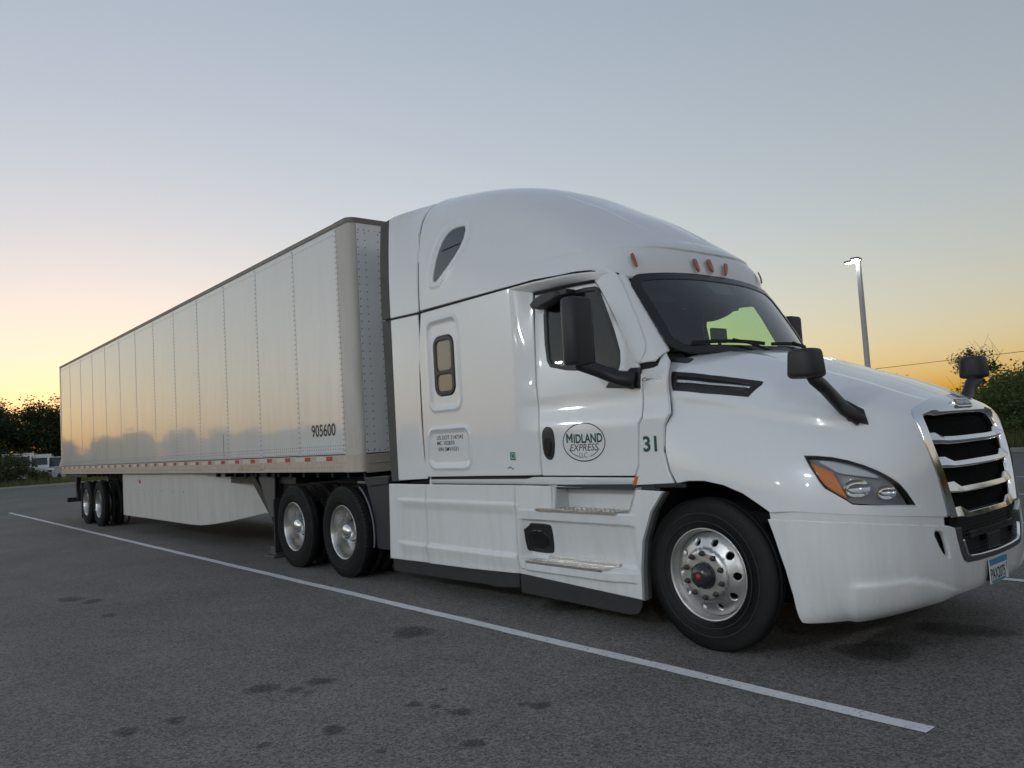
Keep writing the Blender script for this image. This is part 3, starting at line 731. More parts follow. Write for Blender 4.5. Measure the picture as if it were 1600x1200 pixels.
def add_wheel(thing, x, y, R, W, side, kind, turn=0, zc=None):
    """side -1: face towards -y. The wheel part carries tyre, hub and nuts"""
    c = (x-thing.location[0], y-thing.location[1], (zc or R)-.006); ry = 0 if side < 0 else math.pi
    if kind == 'inner' and 'ir' not in _wm:
        _wm['ir'] = deep_rim_mesh().copy(); _wm['ir'].materials[0] = FRAME
    w = put('wheel', steer_rim_mesh() if kind == 'steer' else _wm['ir'] if kind == 'inner' else deep_rim_mesh(), thing, c, (0, 0, ry))
    w.rotation_euler = (0, turn, ry)
    # the tyre sits inboard of the rim lip
    put('tyre', tyre_mesh(R, W, kind != 'steer'), w, (0, W/2*.82-.018, 0))
    if kind == 'steer':
        for k in range(10):
            a = rad(36*k+26); put('wheel_nut', nut_mesh(), w, (.143*math.cos(a), -.056, .143*math.sin(a)))
        if 'hs' not in _wm:
            b = MB(); b.smooth = True; b.lathe([(.087, -.04), (.087, -.075), (.080, -.098), (.066, -.108), (.062, -.118), (.03, -.124), (.0, -.125)], 36); _wm['hs'] = b.mesh('hub', HUBD)
            b = MB(); b.smooth = True; b.lathe([(.02, -.120), (.019, -.129), (.0, -.131)], 18); _wm['hp'] = b.mesh('hub_plug', REDCAP)
        put('hub', _wm['hs'], w); put('hub_plug', _wm['hp'], w)
    elif kind == 'drive':
        for k in range(10):
            a = rad(36*k+18); put('wheel_nut', nut_mesh(), w, (.143*math.cos(a), .152, .143*math.sin(a)))
        if 'hd' not in _wm:
            b = MB(); b.smooth = True; b.lathe([(.105, .15), (.103, .06), (.095, .02), (.075, -.005), (.04, -.018), (.0, -.02)], 36); _wm['hd'] = b.mesh('hub', CHROME)
        put('hub', _wm['hd'], w)
    elif kind == 'trailer':
        if 'ht' not in _wm:
            b = MB(); b.smooth = True; b.lathe([(.09, .15), (.085, .05), (.07, .03), (.03, .02), (.0, .02)], 30); _wm['ht'] = b.mesh('hub', FRAME)
        put('hub', _wm['ht'], w)
    return w
for xx in (-12.12, -13.37):
    for s in (-1, 1):
        add_wheel(trailer, xx, s*1.255, .51, .27, s, 'trailer'); add_wheel(trailer, xx, s*.92, .51, .27, s, 'inner')
    b = MB(); b.tube([(xx, -.9, .51), (xx, .9, .51)], .065, 14); b.build('axle', FRAME, trailer)

# ================================================================== THE TRACTOR
truck = empty('semi_truck', (2.6, 0, 0), 'white sleeper cab semi truck with green lettering and chrome grille, pulling the box trailer', 'truck')
XS, XD = 4.678, -.332
# ---- side of sleeper, door and pillar: y = -Ys(x, z)
def Ydoor(z): return 1.205-.032*sstep(1.50, 1.74, z)-.085*np.clip((z-1.80)/.9, 0, 1.2)**1.3
def Ys(x, z):
    t = sstep(2.76, 3.04, x); Y = 1.225*(1-t)+Ydoor(z)*t
    xw = 3.925+(2.66-z)*.60; q = np.clip((x-(xw-.26))/.2601, 0, .9998)
    wr = (Ydoor(z)-.955)*(1-np.sqrt(1-q**2.2))
    return Y-wr*sstep(1.9, 2.08, z)
SIDE = Field(lambda U, V: np.stack([U, -Ys(U, V), V], -1), (1.25, 4.50, 1.0, 2.85))
uvS = lambda pts: SIDE.uv(pts)
# sleeper side with its pressed window surround and tool-door
wp = rrect(1.495, 1.985, 1.80, 2.675, .10); tp = rrect(1.42, 2.09, 1.225, 1.60, .09)
def sdrr(U, V, x0, x1, z0, z1, r):
    dx = np.abs(U-(x0+x1)/2)-((x1-x0)/2-r); dz = np.abs(V-(z0+z1)/2)-((z1-z0)/2-r)
    return np.hypot(np.maximum(dx, 0), np.maximum(dz, 0))+np.minimum(np.maximum(dx, dz), 0)-r
def sleeper_disp(U, V):
    d1 = sdrr(U, V, 1.475, 1.985, 1.785, 2.665, .09); d2 = sdrr(U, V, 1.415, 2.09, 1.225, 1.60, .09)
    r = lambda d: .014*np.exp(-(d/.016)**2)-.012*(1-sstep(-.05, -.012, d))
    return r(d1)+r(d2)
slp = np.concatenate([uvS([(657, 490), (700, 477.5), (750, 463), (797, 450), (832, 453), (833.5, 520), (836, 600), (840, 670), (844.5, 742.5)]),
                      uvS([(760, 743.5), (668, 745), (663, 718), (658, 655), (655, 590), (655, 540)])])
win = rrect(1.545, 1.895, 1.915, 2.505, .10)
pair('sleeper_side', SIDE, slp, PAINT, truck, holes=[win], step=.016, thick=.03, disp=sleeper_disp)
d = [(1.552, 1.888, 1.922, 2.498, .095)]
for o in pair('sleeper_window', SIDE, rrect(1.553, 1.887, 1.923, 2.497, .095), BLACK, truck, step=.03, thick=.03, lift=-.004, holes=[rrect(1.597, 1.845, 2.165, 2.455, .05), rrect(1.597, 1.845, 1.965, 2.125, .04)]): W_ = o
for z0, z1 in ((2.16, 2.46), (1.96, 2.13)):
    for o in pair('window_pane', SIDE, rrect(1.59, 1.85, z0, z1, .05), CURT, truck, step=.05, thick=.006, lift=-.018): pass
# ---- dark carcass just under the panels: the joints show it
bdy = np.concatenate([uvS([(656, 492)]), uvS([(800, 452), (930, 418)]), [(3.70, 2.69), (3.905, 2.66), (4.27, 2.06), (4.30, 1.95), (4.32, 1.13), (1.36, 1.11)]])
dwin = smooth_poly(uvS([(849, 470), (873, 461), (928, 447), (936, 452), (968, 540), (969, 574), (960, 580), (862, 577), (853, 560)]), 1)
ext = lambda P, k: P.mean(0)+(P-P.mean(0))*k
for o in pair('cab_frame', SIDE, bdy, MBLACK, truck, holes=[ext(dwin, 1.02), rrect(1.60, 1.84, 1.96, 2.46, .05)], step=.04, thick=.01, lift=-.034): pass
# ---- door
dr = uvS([(835.5, 456), (880, 444), (923, 431), (945, 470), (975, 530), (1001, 585), (1001.5, 651), (996, 662), (996, 727), (990.5, 743.5), (920, 743.5), (847.5, 743), (842.5, 670), (838.5, 600), (836, 520)])
doors = pair('door', SIDE, dr, PAINT, truck, holes=[dwin], step=.02, thick=.03)
door = doors[0]
def ring(name, S, poly, w, m, parent, lift=.004, **kw):
    """frame of width w round a polygon, both sides"""
    P = resample(poly, .02); t = np.roll(P, -1, 0)-np.roll(P, 1, 0); t /= np.linalg.norm(t, axis=1)[:, None]+1e-12
    a = 0.5*np.sum(P[:, 0]*np.roll(P[:, 1], -1)-np.roll(P[:, 0], -1)*P[:, 1]); q = np.stack([-t[:, 1], t[:, 0]], 1)*(1 if a > 0 else -1)
    return pair(name, S, P-q*.006, m, parent, holes=[P+q*w], step=.025, thick=.02, lift=lift, edge=.004, drop=.003, **kw)
def sub(o, parent):
    """make a part of the tractor a sub-part of another part"""
    o.parent = parent; return o
rs = ring('window_seal', SIDE, dwin, .028, BLACK, truck)
for a, b_ in zip(rs, doors): sub(a, b_)
gl = pair('window_glass', SIDE, ext(dwin, 1.0), DOORGLASS, truck, step=.05, thick=.004, lift=-.012, rim=False)
for a, b_ in zip(gl, doors): sub(a, b_)
# door handle
hu = smooth_poly(uvS([(847, 667), (864, 667), (868, 690), (866, 718), (856, 719), (849, 708)]), 2)
for a, b_ in zip(pair('handle', SIDE, hu, BLACK, truck, step=.015, thick=.01, lift=.012, edge=.008, drop=.010), doors): sub(a, b_)
hp = smooth_poly(uvS([(852, 684), (862, 683), (864, 694), (862, 713), (857, 714), (853, 706)]), 2)
for a, b_ in zip(pair('handle_grip', SIDE, hp, GASKET, truck, step=.012, thick=.01, lift=.024, edge=.006, drop=.008), doors): sub(a, b_)
# ---- white wind deflector on the front pillar
ap = uvS([(918, 423), (935, 418.5), (956, 421), (968, 433), (986, 475), (1006, 524), (1010, 545), (1003, 563), (996, 570), (984, 545), (962, 495), (940, 452), (926, 432)])
pair('pillar_deflector', SIDE, smooth_poly(ap, 1), PAINT, truck, step=.018, thick=.03, lift=.014)
pl = uvS([(945, 425), (966, 433), (984, 436), (1004, 478), (1030, 528), (1046, 551), (1040, 552), (1003, 556), (1000, 590), (990, 560), (960, 490)])
pair('front_pillar', SIDE, np.concatenate([[(3.66, 2.70)], [(3.86, 2.70)], [(3.9005, 2.70)], [(4.1045, 2.36)], [(4.287, 2.055)], [(4.26, 1.985)], [(4.12, 1.97)], uvS([(1002, 590), (972, 520), (945, 462), (925, 432)])]), PAINT, truck, step=.012, thick=.02, lift=-.003)
# ---- cowl panel between door and bonnet
def Yc(x, z): return 1.20-.030*sstep(1.55, 1.72, z)-.21*np.clip((z-1.80)/.27, 0, 1)**2.2
COWL = Field(lambda U, V: np.stack([U, -Yc(U, V), V], -1), (3.9, 4.7, .95, 2.1))
cw = COWL.uv([(1004, 553), (1022, 551), (1041, 550), (1045, 560), (1041.5, 579), (1042, 616), (1045, 645), (1036, 665), (1035.5, 705), (1043, 735), (1052, 755), (1020, 756.5), (993, 758), (993, 745), (998.5, 728), (998.5, 663), (1004, 652), (1004, 600)])
cowls = pair('cowl_panel', COWL, cw, PAINT, truck, step=.02, thick=.03)
pair('cowl_backing', COWL, [(4.1, 1.12), (4.33, 1.12), (4.33, 1.5), (4.325, 1.9), (4.27, 1.99), (4.1, 1.99)], MBLACK, truck, step=.06, thick=.01, lift=-.016)
# ---- rocker strip under the doors
RCK = Field(lambda U, V: np.stack([U, -(1.185-.03*np.clip((1.10-V)/.06, 0, 1)), V], -1), (1.2, 4.5, .95, 1.25))
rk = RCK.uv([(669, 747), (760, 746), (848, 745.5), (990, 746.5), (988, 757), (860, 758), (760, 757), (676, 757)])
pair('rocker', RCK, rk, PAINT, truck, step=.03, thick=.03)
rr_ = COWL.uv([(993, 744), (998, 744), (994, 758.5), (988, 758.5)])
pair('side_reflector', COWL, rr_, ORANGEREF, truck, step=.02, thick=.02, lift=.006)

# ---- roof cap: a control net from the rear side round to the front centre, each row from the gutter up to the spine
RN = [[(1.35, -1.225, 2.79), (1.35, -1.218, 3.15), (1.35, -1.18, 3.52), (1.36, -1.045, 3.86), (1.38, -.62, 4.06), (1.38, 0, 4.095)],
      [(1.90, -1.225, 2.787), (1.90, -1.208, 3.12), (1.90, -1.155, 3.46), (1.91, -.99, 3.79), (1.92, -.56, 3.995), (1.92, 0, 4.035)],
      [(2.45, -1.225, 2.785), (2.45, -1.195, 3.07), (2.45, -1.115, 3.37), (2.45, -.925, 3.665), (2.45, -.50, 3.86), (2.45, 0, 3.90)],
      [(2.98, -1.225, 2.782), (2.97, -1.172, 3.00), (2.95, -1.065, 3.24), (2.93, -.85, 3.485), (2.90, -.45, 3.655), (2.90, 0, 3.695)],
      [(3.40, -1.21, 2.775), (3.38, -1.14, 2.93), (3.35, -1.02, 3.11), (3.30, -.79, 3.30), (3.26, -.40, 3.46), (3.25, 0, 3.50)],
      [(3.71, -1.13, 2.755), (3.68, -1.07, 2.88), (3.62, -.95, 3.01), (3.55, -.74, 3.16), (3.50, -.38, 3.31), (3.49, 0, 3.355)],
      [(3.885, -.985, 2.685), (3.875, -.95, 2.82), (3.83, -.86, 2.94), (3.76, -.66, 3.06), (3.70, -.34, 3.17), (3.69, 0, 3.205)],
      [(3.965, -.66, 2.715), (3.955, -.645, 2.84), (3.915, -.59, 2.95), (3.85, -.46, 3.035), (3.80, -.23, 3.10), (3.79, 0, 3.115)],
      [(4.00, -.32, 2.735), (3.988, -.315, 2.855), (3.95, -.285, 2.955), (3.895, -.22, 3.025), (3.85, -.11, 3.06), (3.84, 0, 3.07)],
      [(4.01, 0, 2.74), (3.998, 0, 2.86), (3.96, 0, 2.96), (3.91, 0, 3.02), (3.875, 0, 3.048), (3.86, 0, 3.055)]]
ROOF = Patch(RN, 3.6, 1.75)
pairbow = lambda U, V: -.010*np.exp(-((V-.47-.10*np.clip(U-2.2, 0, .6))/.03)**2)*sstep(1.7, 2.4, U)
uR = lambda pts: ROOF.uv(pts)
wtri = smooth_poly(uR([(729, 352), (716, 354), (704, 359), (692, 374), (682, 400), (675, 436), (677, 442), (683, 438), (705, 408), (722, 380)]), 1)
Lr, Hr = 3.6, 1.75
RB = uR([(800, 420), (860, 402), (930, 387), (985, 383), (1060, 388), (1112, 397)]); RG = uR([(860, 300), (930, 321), (985, 347), (1030, 364), (1075, 373)])
def roof_disp(U, V):
    vb = np.interp(U, RB[:, 0], RB[:, 1]); vr = np.interp(U, RG[:, 0], RG[:, 1])
    brow = -.016*(1-sstep(vb-.045, vb+.012, V))*sstep(RB[0, 0], RB[2, 0], U)*sstep(.0, .05, V)
    ridge = -.014*sstep(vr-.012, vr+.03, V)*sstep(RG[0, 0], RG[1, 0], U)
    return brow+ridge+roof_rim(U, V)
def roof_rim(U, V):
    d = segdist(np.stack([U, V], 1), wtri); ins = inpoly(np.stack([U, V], 1), wtri)
    return .010*np.exp(-((d-.045)/.02)**2)*(~ins)
rpoly = np.concatenate([[(.012, .012)], np.stack([np.linspace(.05, Lr, 60), np.full(60, .012)], 1), [(Lr, Hr)], np.stack([np.linspace(Lr, .012, 40), np.full(40, Hr)], 1)])
panel('roof_cap', ROOF, rpoly, PAINT, truck, mirror='both', holes=[ext(wtri, 1.0)], step=.026, thick=.03, disp=roof_disp)
for o in pair('roof_window', ROOF, ext(wtri, .985), SKYLT, truck, step=.03, thick=.01, lift=-.006): pass
q = uR([(690, 391), (718, 379), (717.5, 381.5), (690.5, 393.5)])
pair('roof_window_bar', ROOF, q, MBLACK, truck, step=.02, thick=.004, lift=-.002)
# gutter underside and its black seal over the door
gut = MB(); xs = np.linspace(2.80, 3.86, 24); gv = []
zb = lambda x: np.interp(x, [2.8, 3.4, 3.7, 3.86], [2.776, 2.768, 2.75, 2.70]); yo = lambda x: np.interp(x, [2.8, 3.2, 3.55, 3.72, 3.86], [1.222, 1.218, 1.175, 1.115, 1.01])
for x in xs: gv += [(x, -yo(x), zb(x)), (x, -yo(x)-.004, zb(x)-.022), (x, -min(yo(x)-.01, 1.115), zb(x)-.065)]
gut.smooth = True; gut.add(gv, [f for i in range(len(xs)-1) for f in ((3*i, 3*i+3, 3*i+4, 3*i+1), (3*i+1, 3*i+4, 3*i+5, 3*i+2))])
g = gut.build('roof_gutter', PAINT, truck); twin(g)
gs = MB(); gs.tube([(x, -1.112+.02*max(0, (x-3.5)), zb(x)-.078) for x in np.linspace(2.98, 3.68, 16)], .011, 8); twin(gs.build('door_seal', MBLACK, truck))
# dark joint line between roof cap and cab
js = MB(); js.tube([(x, -1.223, 2.781) for x in np.linspace(1.36, 3.1, 12)]+[(x, -yo(x)+.002, zb(x)+.004) for x in np.linspace(3.2, 3.86, 12)], .009, 8); twin(js.build('roof_joint_seal', MBLACK, truck))
# five amber marker lamps above the windscreen
for (px, py) in [(990.5, 407), (1087, 415), (1108.5, 416)]:
    c = uR([(px, py)])[0]; dxp = 4.2; lam = uR([(px-5-dxp*.4, py-10), (px+1-dxp*.4, py-10.5), (px+5, py+6), (px+6, py+10), (px+2, py+10.5), (px-4, py-3)])
    lp = smooth_poly(lam, 2); me = panel_data(ROOF, lp, step=.012, thick=.01, lift=.016, edge=.008, drop=.012)
    off = Vector(rootloc(truck))
    for mir in (('no', 'only') if abs(ROOF.P(c[:1], c[1:])[0][1]) > .1 else ('no',)):
        m_ = mesh_from('marker_lamp', [me], MARKER, mir); m_.transform(Matrix.Translation(-off)); put('marker_lamp', m_, truck)
# ---- side extenders behind the sleeper
def ext_surf(U, V):
    # U = x, V = height; the roof section at the joint eases into a flat upright board at the rear
    k = np.clip((1.35-U)/.55, 0, 1); k = k*k*(3-2*k)
    W = ROOF.P(np.zeros_like(V), np.clip((V-2.79)/1.13, 0, 1)*1.18)
    t = np.clip((V-2.79)/1.1, 0, 1.1)
    yb = -1.228+.05*t**2.2; zb2 = V+0*U
    y = np.where(V > 2.79, W[:, 1]*(1-k)+yb*k, -1.225); z = np.where(V > 2.79, W[:, 2]*(1-k)+zb2*k, V)
    return np.stack([U, y, z], -1)
EXT = Field(ext_surf, (.5, 1.45, 1.0, 3.95))
ue = pair('upper_extender', EXT, [(.805, 2.812), (1.318, 2.795), (1.335, 2.80), (1.335, 3.93), (1.2, 3.925), (.95, 3.90), (.80, 3.885)], PAINT, truck, step=.03, thick=.03)
ue = pair('lower_extender', EXT, [(.805, 2.788), (1.318, 2.77), (1.325, 2.3), (1.325, 1.6), (1.335, 1.12), (.80, 1.10), (.80, 1.8)], PAINT, truck, step=.03, thick=.03)
pair('extender_seal', EXT, [(.63, 2.817), (.80, 2.814), (.795, 3.885), (.62, 3.865)], EXTR, truck, step=.04, thick=.02)
pair('extender_seal', EXT, [(.63, 2.80), (.80, 2.795), (.795, 1.8), (.795, 1.09), (.66, 1.09), (.64, 1.8)], EXTR, truck, step=.04, thick=.02)
pair('extender_backing', EXT, [(.66, 1.11), (1.345, 1.11), (1.345, 3.88), (.68, 3.84)], MBLACK, truck, step=.06, thick=.01, lift=-.016)
# sleeper back wall, floor and cab interior shell
b = MB(); b.box(1.33, 1.36, -1.19, 1.19, 1.05, 3.6); b.build('sleeper_back', PAINT, truck)
b = MB(); b.box(1.36, 4.25, -1.17, 1.17, 1.04, 1.10); b.build('cab_floor', INTER, truck)
b = MB(); b.box(2.55, 2.58, -1.08, 1.08, 1.1, 2.95); b.build('sleeper_curtain', INTER, truck)
b = MB(); b.box(2.58, 3.86, -.98, .98, 2.70, 2.72); b.build('headliner', INTER2, truck)
# dashboard
b = MB(); b.prism([(3.80, 1.45), (3.80, 1.86), (3.95, 1.99), (4.18, 2.02), (4.40, 1.98), (4.40, 1.4)], -.93, .93); b.build('dashboard', INTER, truck, bevel=.03)
q_ = on(1124, 526, 0, 4.12); b = MB(); b.box(4.10, 4.13, q_[1]-.10, q_[1]+.10, q_[2]-.05, q_[2]+.07); b.box(4.11, 4.125, q_[1]-.02, q_[1]+.02, q_[2]-.12, q_[2]-.05); b.build('dash_screen', INTER, truck, bevel=.01)
for s in (-1, 1):
    b = MB(); b.prism([(2.95, 1.45), (3.42, 1.45), (3.44, 1.62), (3.12, 1.62), (3.02, 2.22), (2.90, 2.22)], s*.62-.24, s*.62+.24); b.box(2.89, 3.0, s*.62-.14, s*.62+.14, 2.22, 2.42); b.build('seat', INTER, truck, bevel=.04, segs=3)
b = MB(); b.smooth = True; n = 40
rw = [(.225*math.cos(2*math.pi*k/n), .225*math.sin(2*math.pi*k/n)) for k in range(n)]
ang = rad(35); P = [(3.70+q*math.sin(ang), .62+p, 1.95+q*math.cos(ang)) for p, q in rw]; b.tube(P+[P[0]], .017, 8, cap=False)
b.tube([(3.70, .62, 1.95), (3.86, .62, 1.72)], .04); b.tube([P[0], (3.70, .62, 1.95), P[n//2]], .016); b.build('steering_wheel', BLACK, truck)
b = MB(); b.box(3.70, 3.72, -.90, -.15, 2.55, 2.65); b.box(3.70, 3.72, .15, .90, 2.6, 2.65); b.build('sun_visor', INTER2, truck, bevel=.01)

# ---- windscreen
def ws(U, V):   # U = y, V = 0 bottom .. 1 top
    a = np.clip(np.abs(U)/.97, 0, 1.2)
    xb = 4.52-.235*a**2.2; xt = 4.015-.105*a**2.4; zb_ = 2.035+.02*a**2; zt = 2.735-.055*a**2.5
    return np.stack([xb+(xt-xb)*V-.02*4*V*(1-V)*-1, U, zb_+(zt-zb_)*V], -1)
WS = Field(ws, (-1.0, 1.0, -.1, 1.1), 1)
wpoly = np.array(rrect(-.965, .965, .01, .985, .10, 6)); wpoly[:, 0] *= 1-.0*wpoly[:, 1]
def wsq(k, r, w=.965, v0=.0, v1=.99):
    P = np.array(rrect(-w+k, w-k, (v0*.8+k), (v1*.8-k), r, 6)); P[:, 1] /= .8; return P
panel('windscreen_frame', WS, wsq(-.02, .14), GASKET, truck, holes=[wsq(.055, .10)], step=.03, thick=.03, lift=.004)
panel('windscreen', WS, wsq(.03, .11), WSGLASS, truck, step=.05, thick=.004, lift=-.004, rim=False)
b = MB()
sc_ = WS.PN(np.array([-.15, .11, .13, -.19]), np.array([.76, .76, .97, .97])); b.add([tuple(p-.012*q) for p, q in zip(*sc_)], [(0, 1, 2, 3)]); b.build('sensor_pod', BLACK, truck)
for y0, y1 in ((-.80, -.08), (.02, .74)):                 # wipers parked along the bottom
    b = MB(); vv = np.linspace(0, 1, 8); p, n = WS.PN(y0+(y1-y0)*vv, .075+.02*np.sin(vv*3)); b.tube([tuple(a+c*.02) for a, c in zip(p, n)], .008, 6, flat=2)
    p2, n2 = WS.PN(np.array([y1, y1-.2, (y0+y1)/2]), np.array([-.03, .06, .10])); b.tube([tuple(a+c*.035) for a, c in zip(p2, n2)], .011, 6); b.build('wiper', MBLACK, truck)

# ---- bonnet: net from the cowl edge round to the nose, rows from the arch level up to the centre line
HN = [[(4.25, -1.205, .90), (4.25, -1.205, 1.18), (4.25, -1.185, 1.44), (4.24, -1.135, 1.70), (4.22, -1.00, 1.94), (4.33, -.55, 2.05), (4.44, 0, 2.075)],
      [(4.56, -1.225, .90), (4.56, -1.228, 1.17), (4.56, -1.185, 1.41), (4.56, -1.105, 1.66), (4.56, -.965, 1.88), (4.62, -.52, 2.0), (4.68, 0, 2.022)],
      [(4.88, -1.235, .90), (4.88, -1.232, 1.15), (4.88, -1.17, 1.38), (4.88, -1.07, 1.60), (4.88, -.925, 1.79), (4.90, -.50, 1.912), (4.93, 0, 1.936)],
      [(5.20, -1.235, .90), (5.20, -1.218, 1.13), (5.19, -1.145, 1.345), (5.18, -1.035, 1.54), (5.17, -.885, 1.705), (5.17, -.48, 1.815), (5.18, 0, 1.84)],
      [(5.47, -1.195, .895), (5.465, -1.17, 1.115), (5.45, -1.095, 1.32), (5.44, -.99, 1.495), (5.42, -.845, 1.635), (5.41, -.46, 1.73), (5.41, 0, 1.753)],
      [(5.69, -1.085, .885), (5.68, -1.06, 1.105), (5.665, -.995, 1.30), (5.645, -.905, 1.455), (5.62, -.785, 1.57), (5.605, -.43, 1.648), (5.60, 0, 1.672)],
      [(5.86, -.87, .87), (5.85, -.855, 1.095), (5.83, -.815, 1.285), (5.81, -.755, 1.42), (5.775, -.66, 1.513), (5.75, -.36, 1.582), (5.74, 0, 1.603)],
      [(5.96, -.56, .855), (5.945, -.56, 1.075), (5.918, -.555, 1.265), (5.892, -.53, 1.395), (5.86, -.47, 1.48), (5.83, -.25, 1.542), (5.82, 0, 1.56)],
      [(5.993, -.26, .85), (5.978, -.26, 1.07), (5.95, -.26, 1.255), (5.922, -.25, 1.385), (5.892, -.225, 1.473), (5.862, -.12, 1.527), (5.853, 0, 1.541)],
      [(6.0, 0, .85), (5.985, 0, 1.07), (5.957, 0, 1.255), (5.93, 0, 1.385), (5.90, 0, 1.47), (5.87, 0, 1.523), (5.862, 0, 1.534)]]
for r_ in HN: r_[0] = (r_[0][0]+.004, r_[0][1], r_[0][2]-.07)
HOOD = Patch(HN, 2.45, 1.80); LH, HH = 2.45, 1.80
uH = lambda pts: HOOD.uv(pts)
cen = lambda pt: np.array([[LH, uH([pt])[0][1]]])
arch = uH([(1057, 755), (1075, 751.5), (1100, 751.5), (1130, 758), (1160, 771), (1185, 788), (1203, 801)])
rear = uH([(1049, 562), (1045, 579), (1046, 616), (1049, 646), (1040.5, 665), (1039.5, 705), (1047, 735)])
low = uH([(1240, 800), (1290, 803), (1337, 805), (1390, 807), (1434, 807.5), (1482, 808)])
gout = uH([(1482, 808), (1467, 750), (1450, 703), (1438, 672), (1424, 640), (1437, 631), (1455, 623), (1478, 618), (1497, 616.5)])
gcen = cen((1508, 617))
hl = uH([(1255, 711), (1275, 711.5), (1300, 713.5), (1325, 718.5), (1350, 726), (1372, 735), (1391, 745), (1407, 756), (1418, 768), (1427, 781), (1435, 793.5), (1400, 792.5), (1365, 791), (1332, 788.5), (1322, 782), (1306, 773), (1288, 763), (1280, 753), (1272, 741), (1263, 726)])
vent = uH([(1050, 580.5), (1110, 586), (1193, 596), (1190, 601), (1169, 620), (1100, 615), (1051, 610.5)])
hpoly = np.concatenate([arch, low, gout[1:], gcen, [[LH, HH]], np.stack([np.linspace(LH, .03, 40), np.full(40, HH)], 1)[1:], [[.03, 1.44], [.05, 1.32]], rear])
CRS = uH([(1046, 548), (1120, 575), (1225, 625), (1300, 655), (1420, 690)])
def hood_disp(U, V):
    # soft style line running forward from under the vent, and a shallow bonnet centre step
    vl = np.interp(U, [0, .5, 1.0, 1.5], [.96, .93, .89, .83]); a = sstep(.0, .25, U)*(1-sstep(1.0, 1.55, U))
    st = np.interp(U, [0, 2.0], [1.545, 1.505]); k = .010*sstep(st-.03, st+.03, V)*(1-sstep(1.5, 2.0, U))
    return a*.012*(np.exp(-((V-vl)/.05)**2)-.8*np.exp(-((V-vl+.10)/.06)**2))-k
hood = panel('hood', HOOD, hpoly, PAINT, truck, mirror='both', holes=[hl, vent], step=.024, thick=.03, disp=hood_disp)
def hpair(name, S, poly, m, **kw):
    """near and far piece carried by the bonnet"""
    r = pair(name, S, poly, m, truck, **kw)
    for o in r: o.parent = hood
    return r
# bonnet side vent with its bright blade
hpair('vent', HOOD, ext(vent, 1.0), BLACK, step=.02, thick=.01, lift=-.022)
hpair('vent_frame', HOOD, ext(vent, 1.0), BLACK, step=.02, thick=.03, lift=.003, holes=[uH([(1056, 587), (1110, 591), (1176, 600), (1165, 614), (1100, 609), (1057, 604)])], edge=.003)
hpair('vent_blade', HOOD, uH([(1054, 593), (1110, 598), (1178, 604), (1178, 606), (1110, 601), (1054, 597)]), CHROME, step=.02, thick=.02, lift=.002, edge=.003, drop=.002)
# headlamp: bowl, bezel, amber corner, reflectors, clear lens
hpair('headlamp_bowl', HOOD, ext(hl, 1.0), HLDARK, step=.025, thick=.01, lift=-.06, rim=False)
hpair('headlamp_rim', HOOD, ext(hl, .995), GASKET, step=.02, thick=.06, lift=-.004, holes=[ext(hl, .945)], edge=.003, drop=.002)
hpair('turn_signal', HOOD, uH([(1263, 721), (1300, 737), (1325, 779), (1310, 772), (1288, 758), (1276, 741)]), AMBER, step=.02, thick=.03, lift=-.020, edge=.004)
hpair('light_guide', HOOD, smooth_poly(uH([(1274, 718), (1300, 719), (1345, 731), (1385, 748), (1345, 743), (1308, 738), (1294, 728)]), 1), HLGREY, step=.02, thick=.02, lift=-.020, edge=.004)
def bowl(cpx, r, dep, name):
    c = uH([cpx])[0]; p, n = HOOD.PN(c[:1], c[1:]); p = p[0]; n = n[0]; n = n*.55+np.array([.8, -.1, 0])*.45; n /= np.linalg.norm(n)
    a = np.cross(n, (0, 0, 1)); a /= np.linalg.norm(a); e = np.cross(a, n); b = MB(); b.smooth = True; N = 28; vs_ = []
    prof = [(1.05, 0), (1.0, -.1), (.85, -.45), (.6, -.75), (.3, -.93), (.0, -1)]
    for k in range(N):
        t = 2*math.pi*k/N
        for rr, dd in prof: vs_.append(p-n*.012+n*dep*dd+r*rr*(math.cos(t)*a*1.25+math.sin(t)*e*.8))
    m = len(prof); b.add(vs_, [(k*m+i, k*m+i+1, ((k+1) % N)*m+i+1, ((k+1) % N)*m+i) for k in range(N) for i in range(m-1)])
    o = b.build(name, HLREFL, truck); o.parent = hood; t = twin(o, hood); return o
bowl((1341, 763), .062, .045, 'headlamp_reflector'); bowl((1388, 769), .05, .045, 'headlamp_reflector')
hpair('headlamp_lens', HOOD, ext(hl, .985), LENS, step=.03, thick=.002, lift=.0, rim=False)
# chrome grille surround, badge, four blades, dark mesh behind
gin = uH([(1508, 641), (1468, 643.5), (1462, 641), (1456, 641.5), (1441, 648), (1449, 670), (1462, 705), (1476, 742), (1487, 778), (1496, 807)])
gin[0, 0] = LH
spoly = np.concatenate([gin[::-1][:-1], [[LH, gin[0, 1]]], gcen, gout[::-1][1:-1]+0, [uH([(1483, 807)])[0]]])
d = panel_data(HOOD, spoly, step=.015, thick=.05, lift=.006, edge=.004, drop=.003)
me = mesh_from('grille_surround', [d], CHROME, 'both'); me.transform(Matrix.Translation(-Vector(truck.location))); put('grille_surround', me, truck)
def gcentre(v): return [LH, v]
def blade(pts_top, pts_bot, lift):
    T = uH(pts_top); B = uH(pts_bot); T[-1, 0] = LH; B[-1, 0] = LH
    us = np.linspace(T[0, 0], LH, 30); vm = (np.interp(us, T[:, 0], T[:, 1])+np.interp(us, B[:, 0], B[:, 1]))/2
    tilt = lambda U, V: -.28*(V-np.interp(U, us, vm))
    return panel_data(HOOD, np.concatenate([B, T[::-1]]), step=.012, thick=.035, lift=lift, edge=.003, drop=.002, disp=tilt)
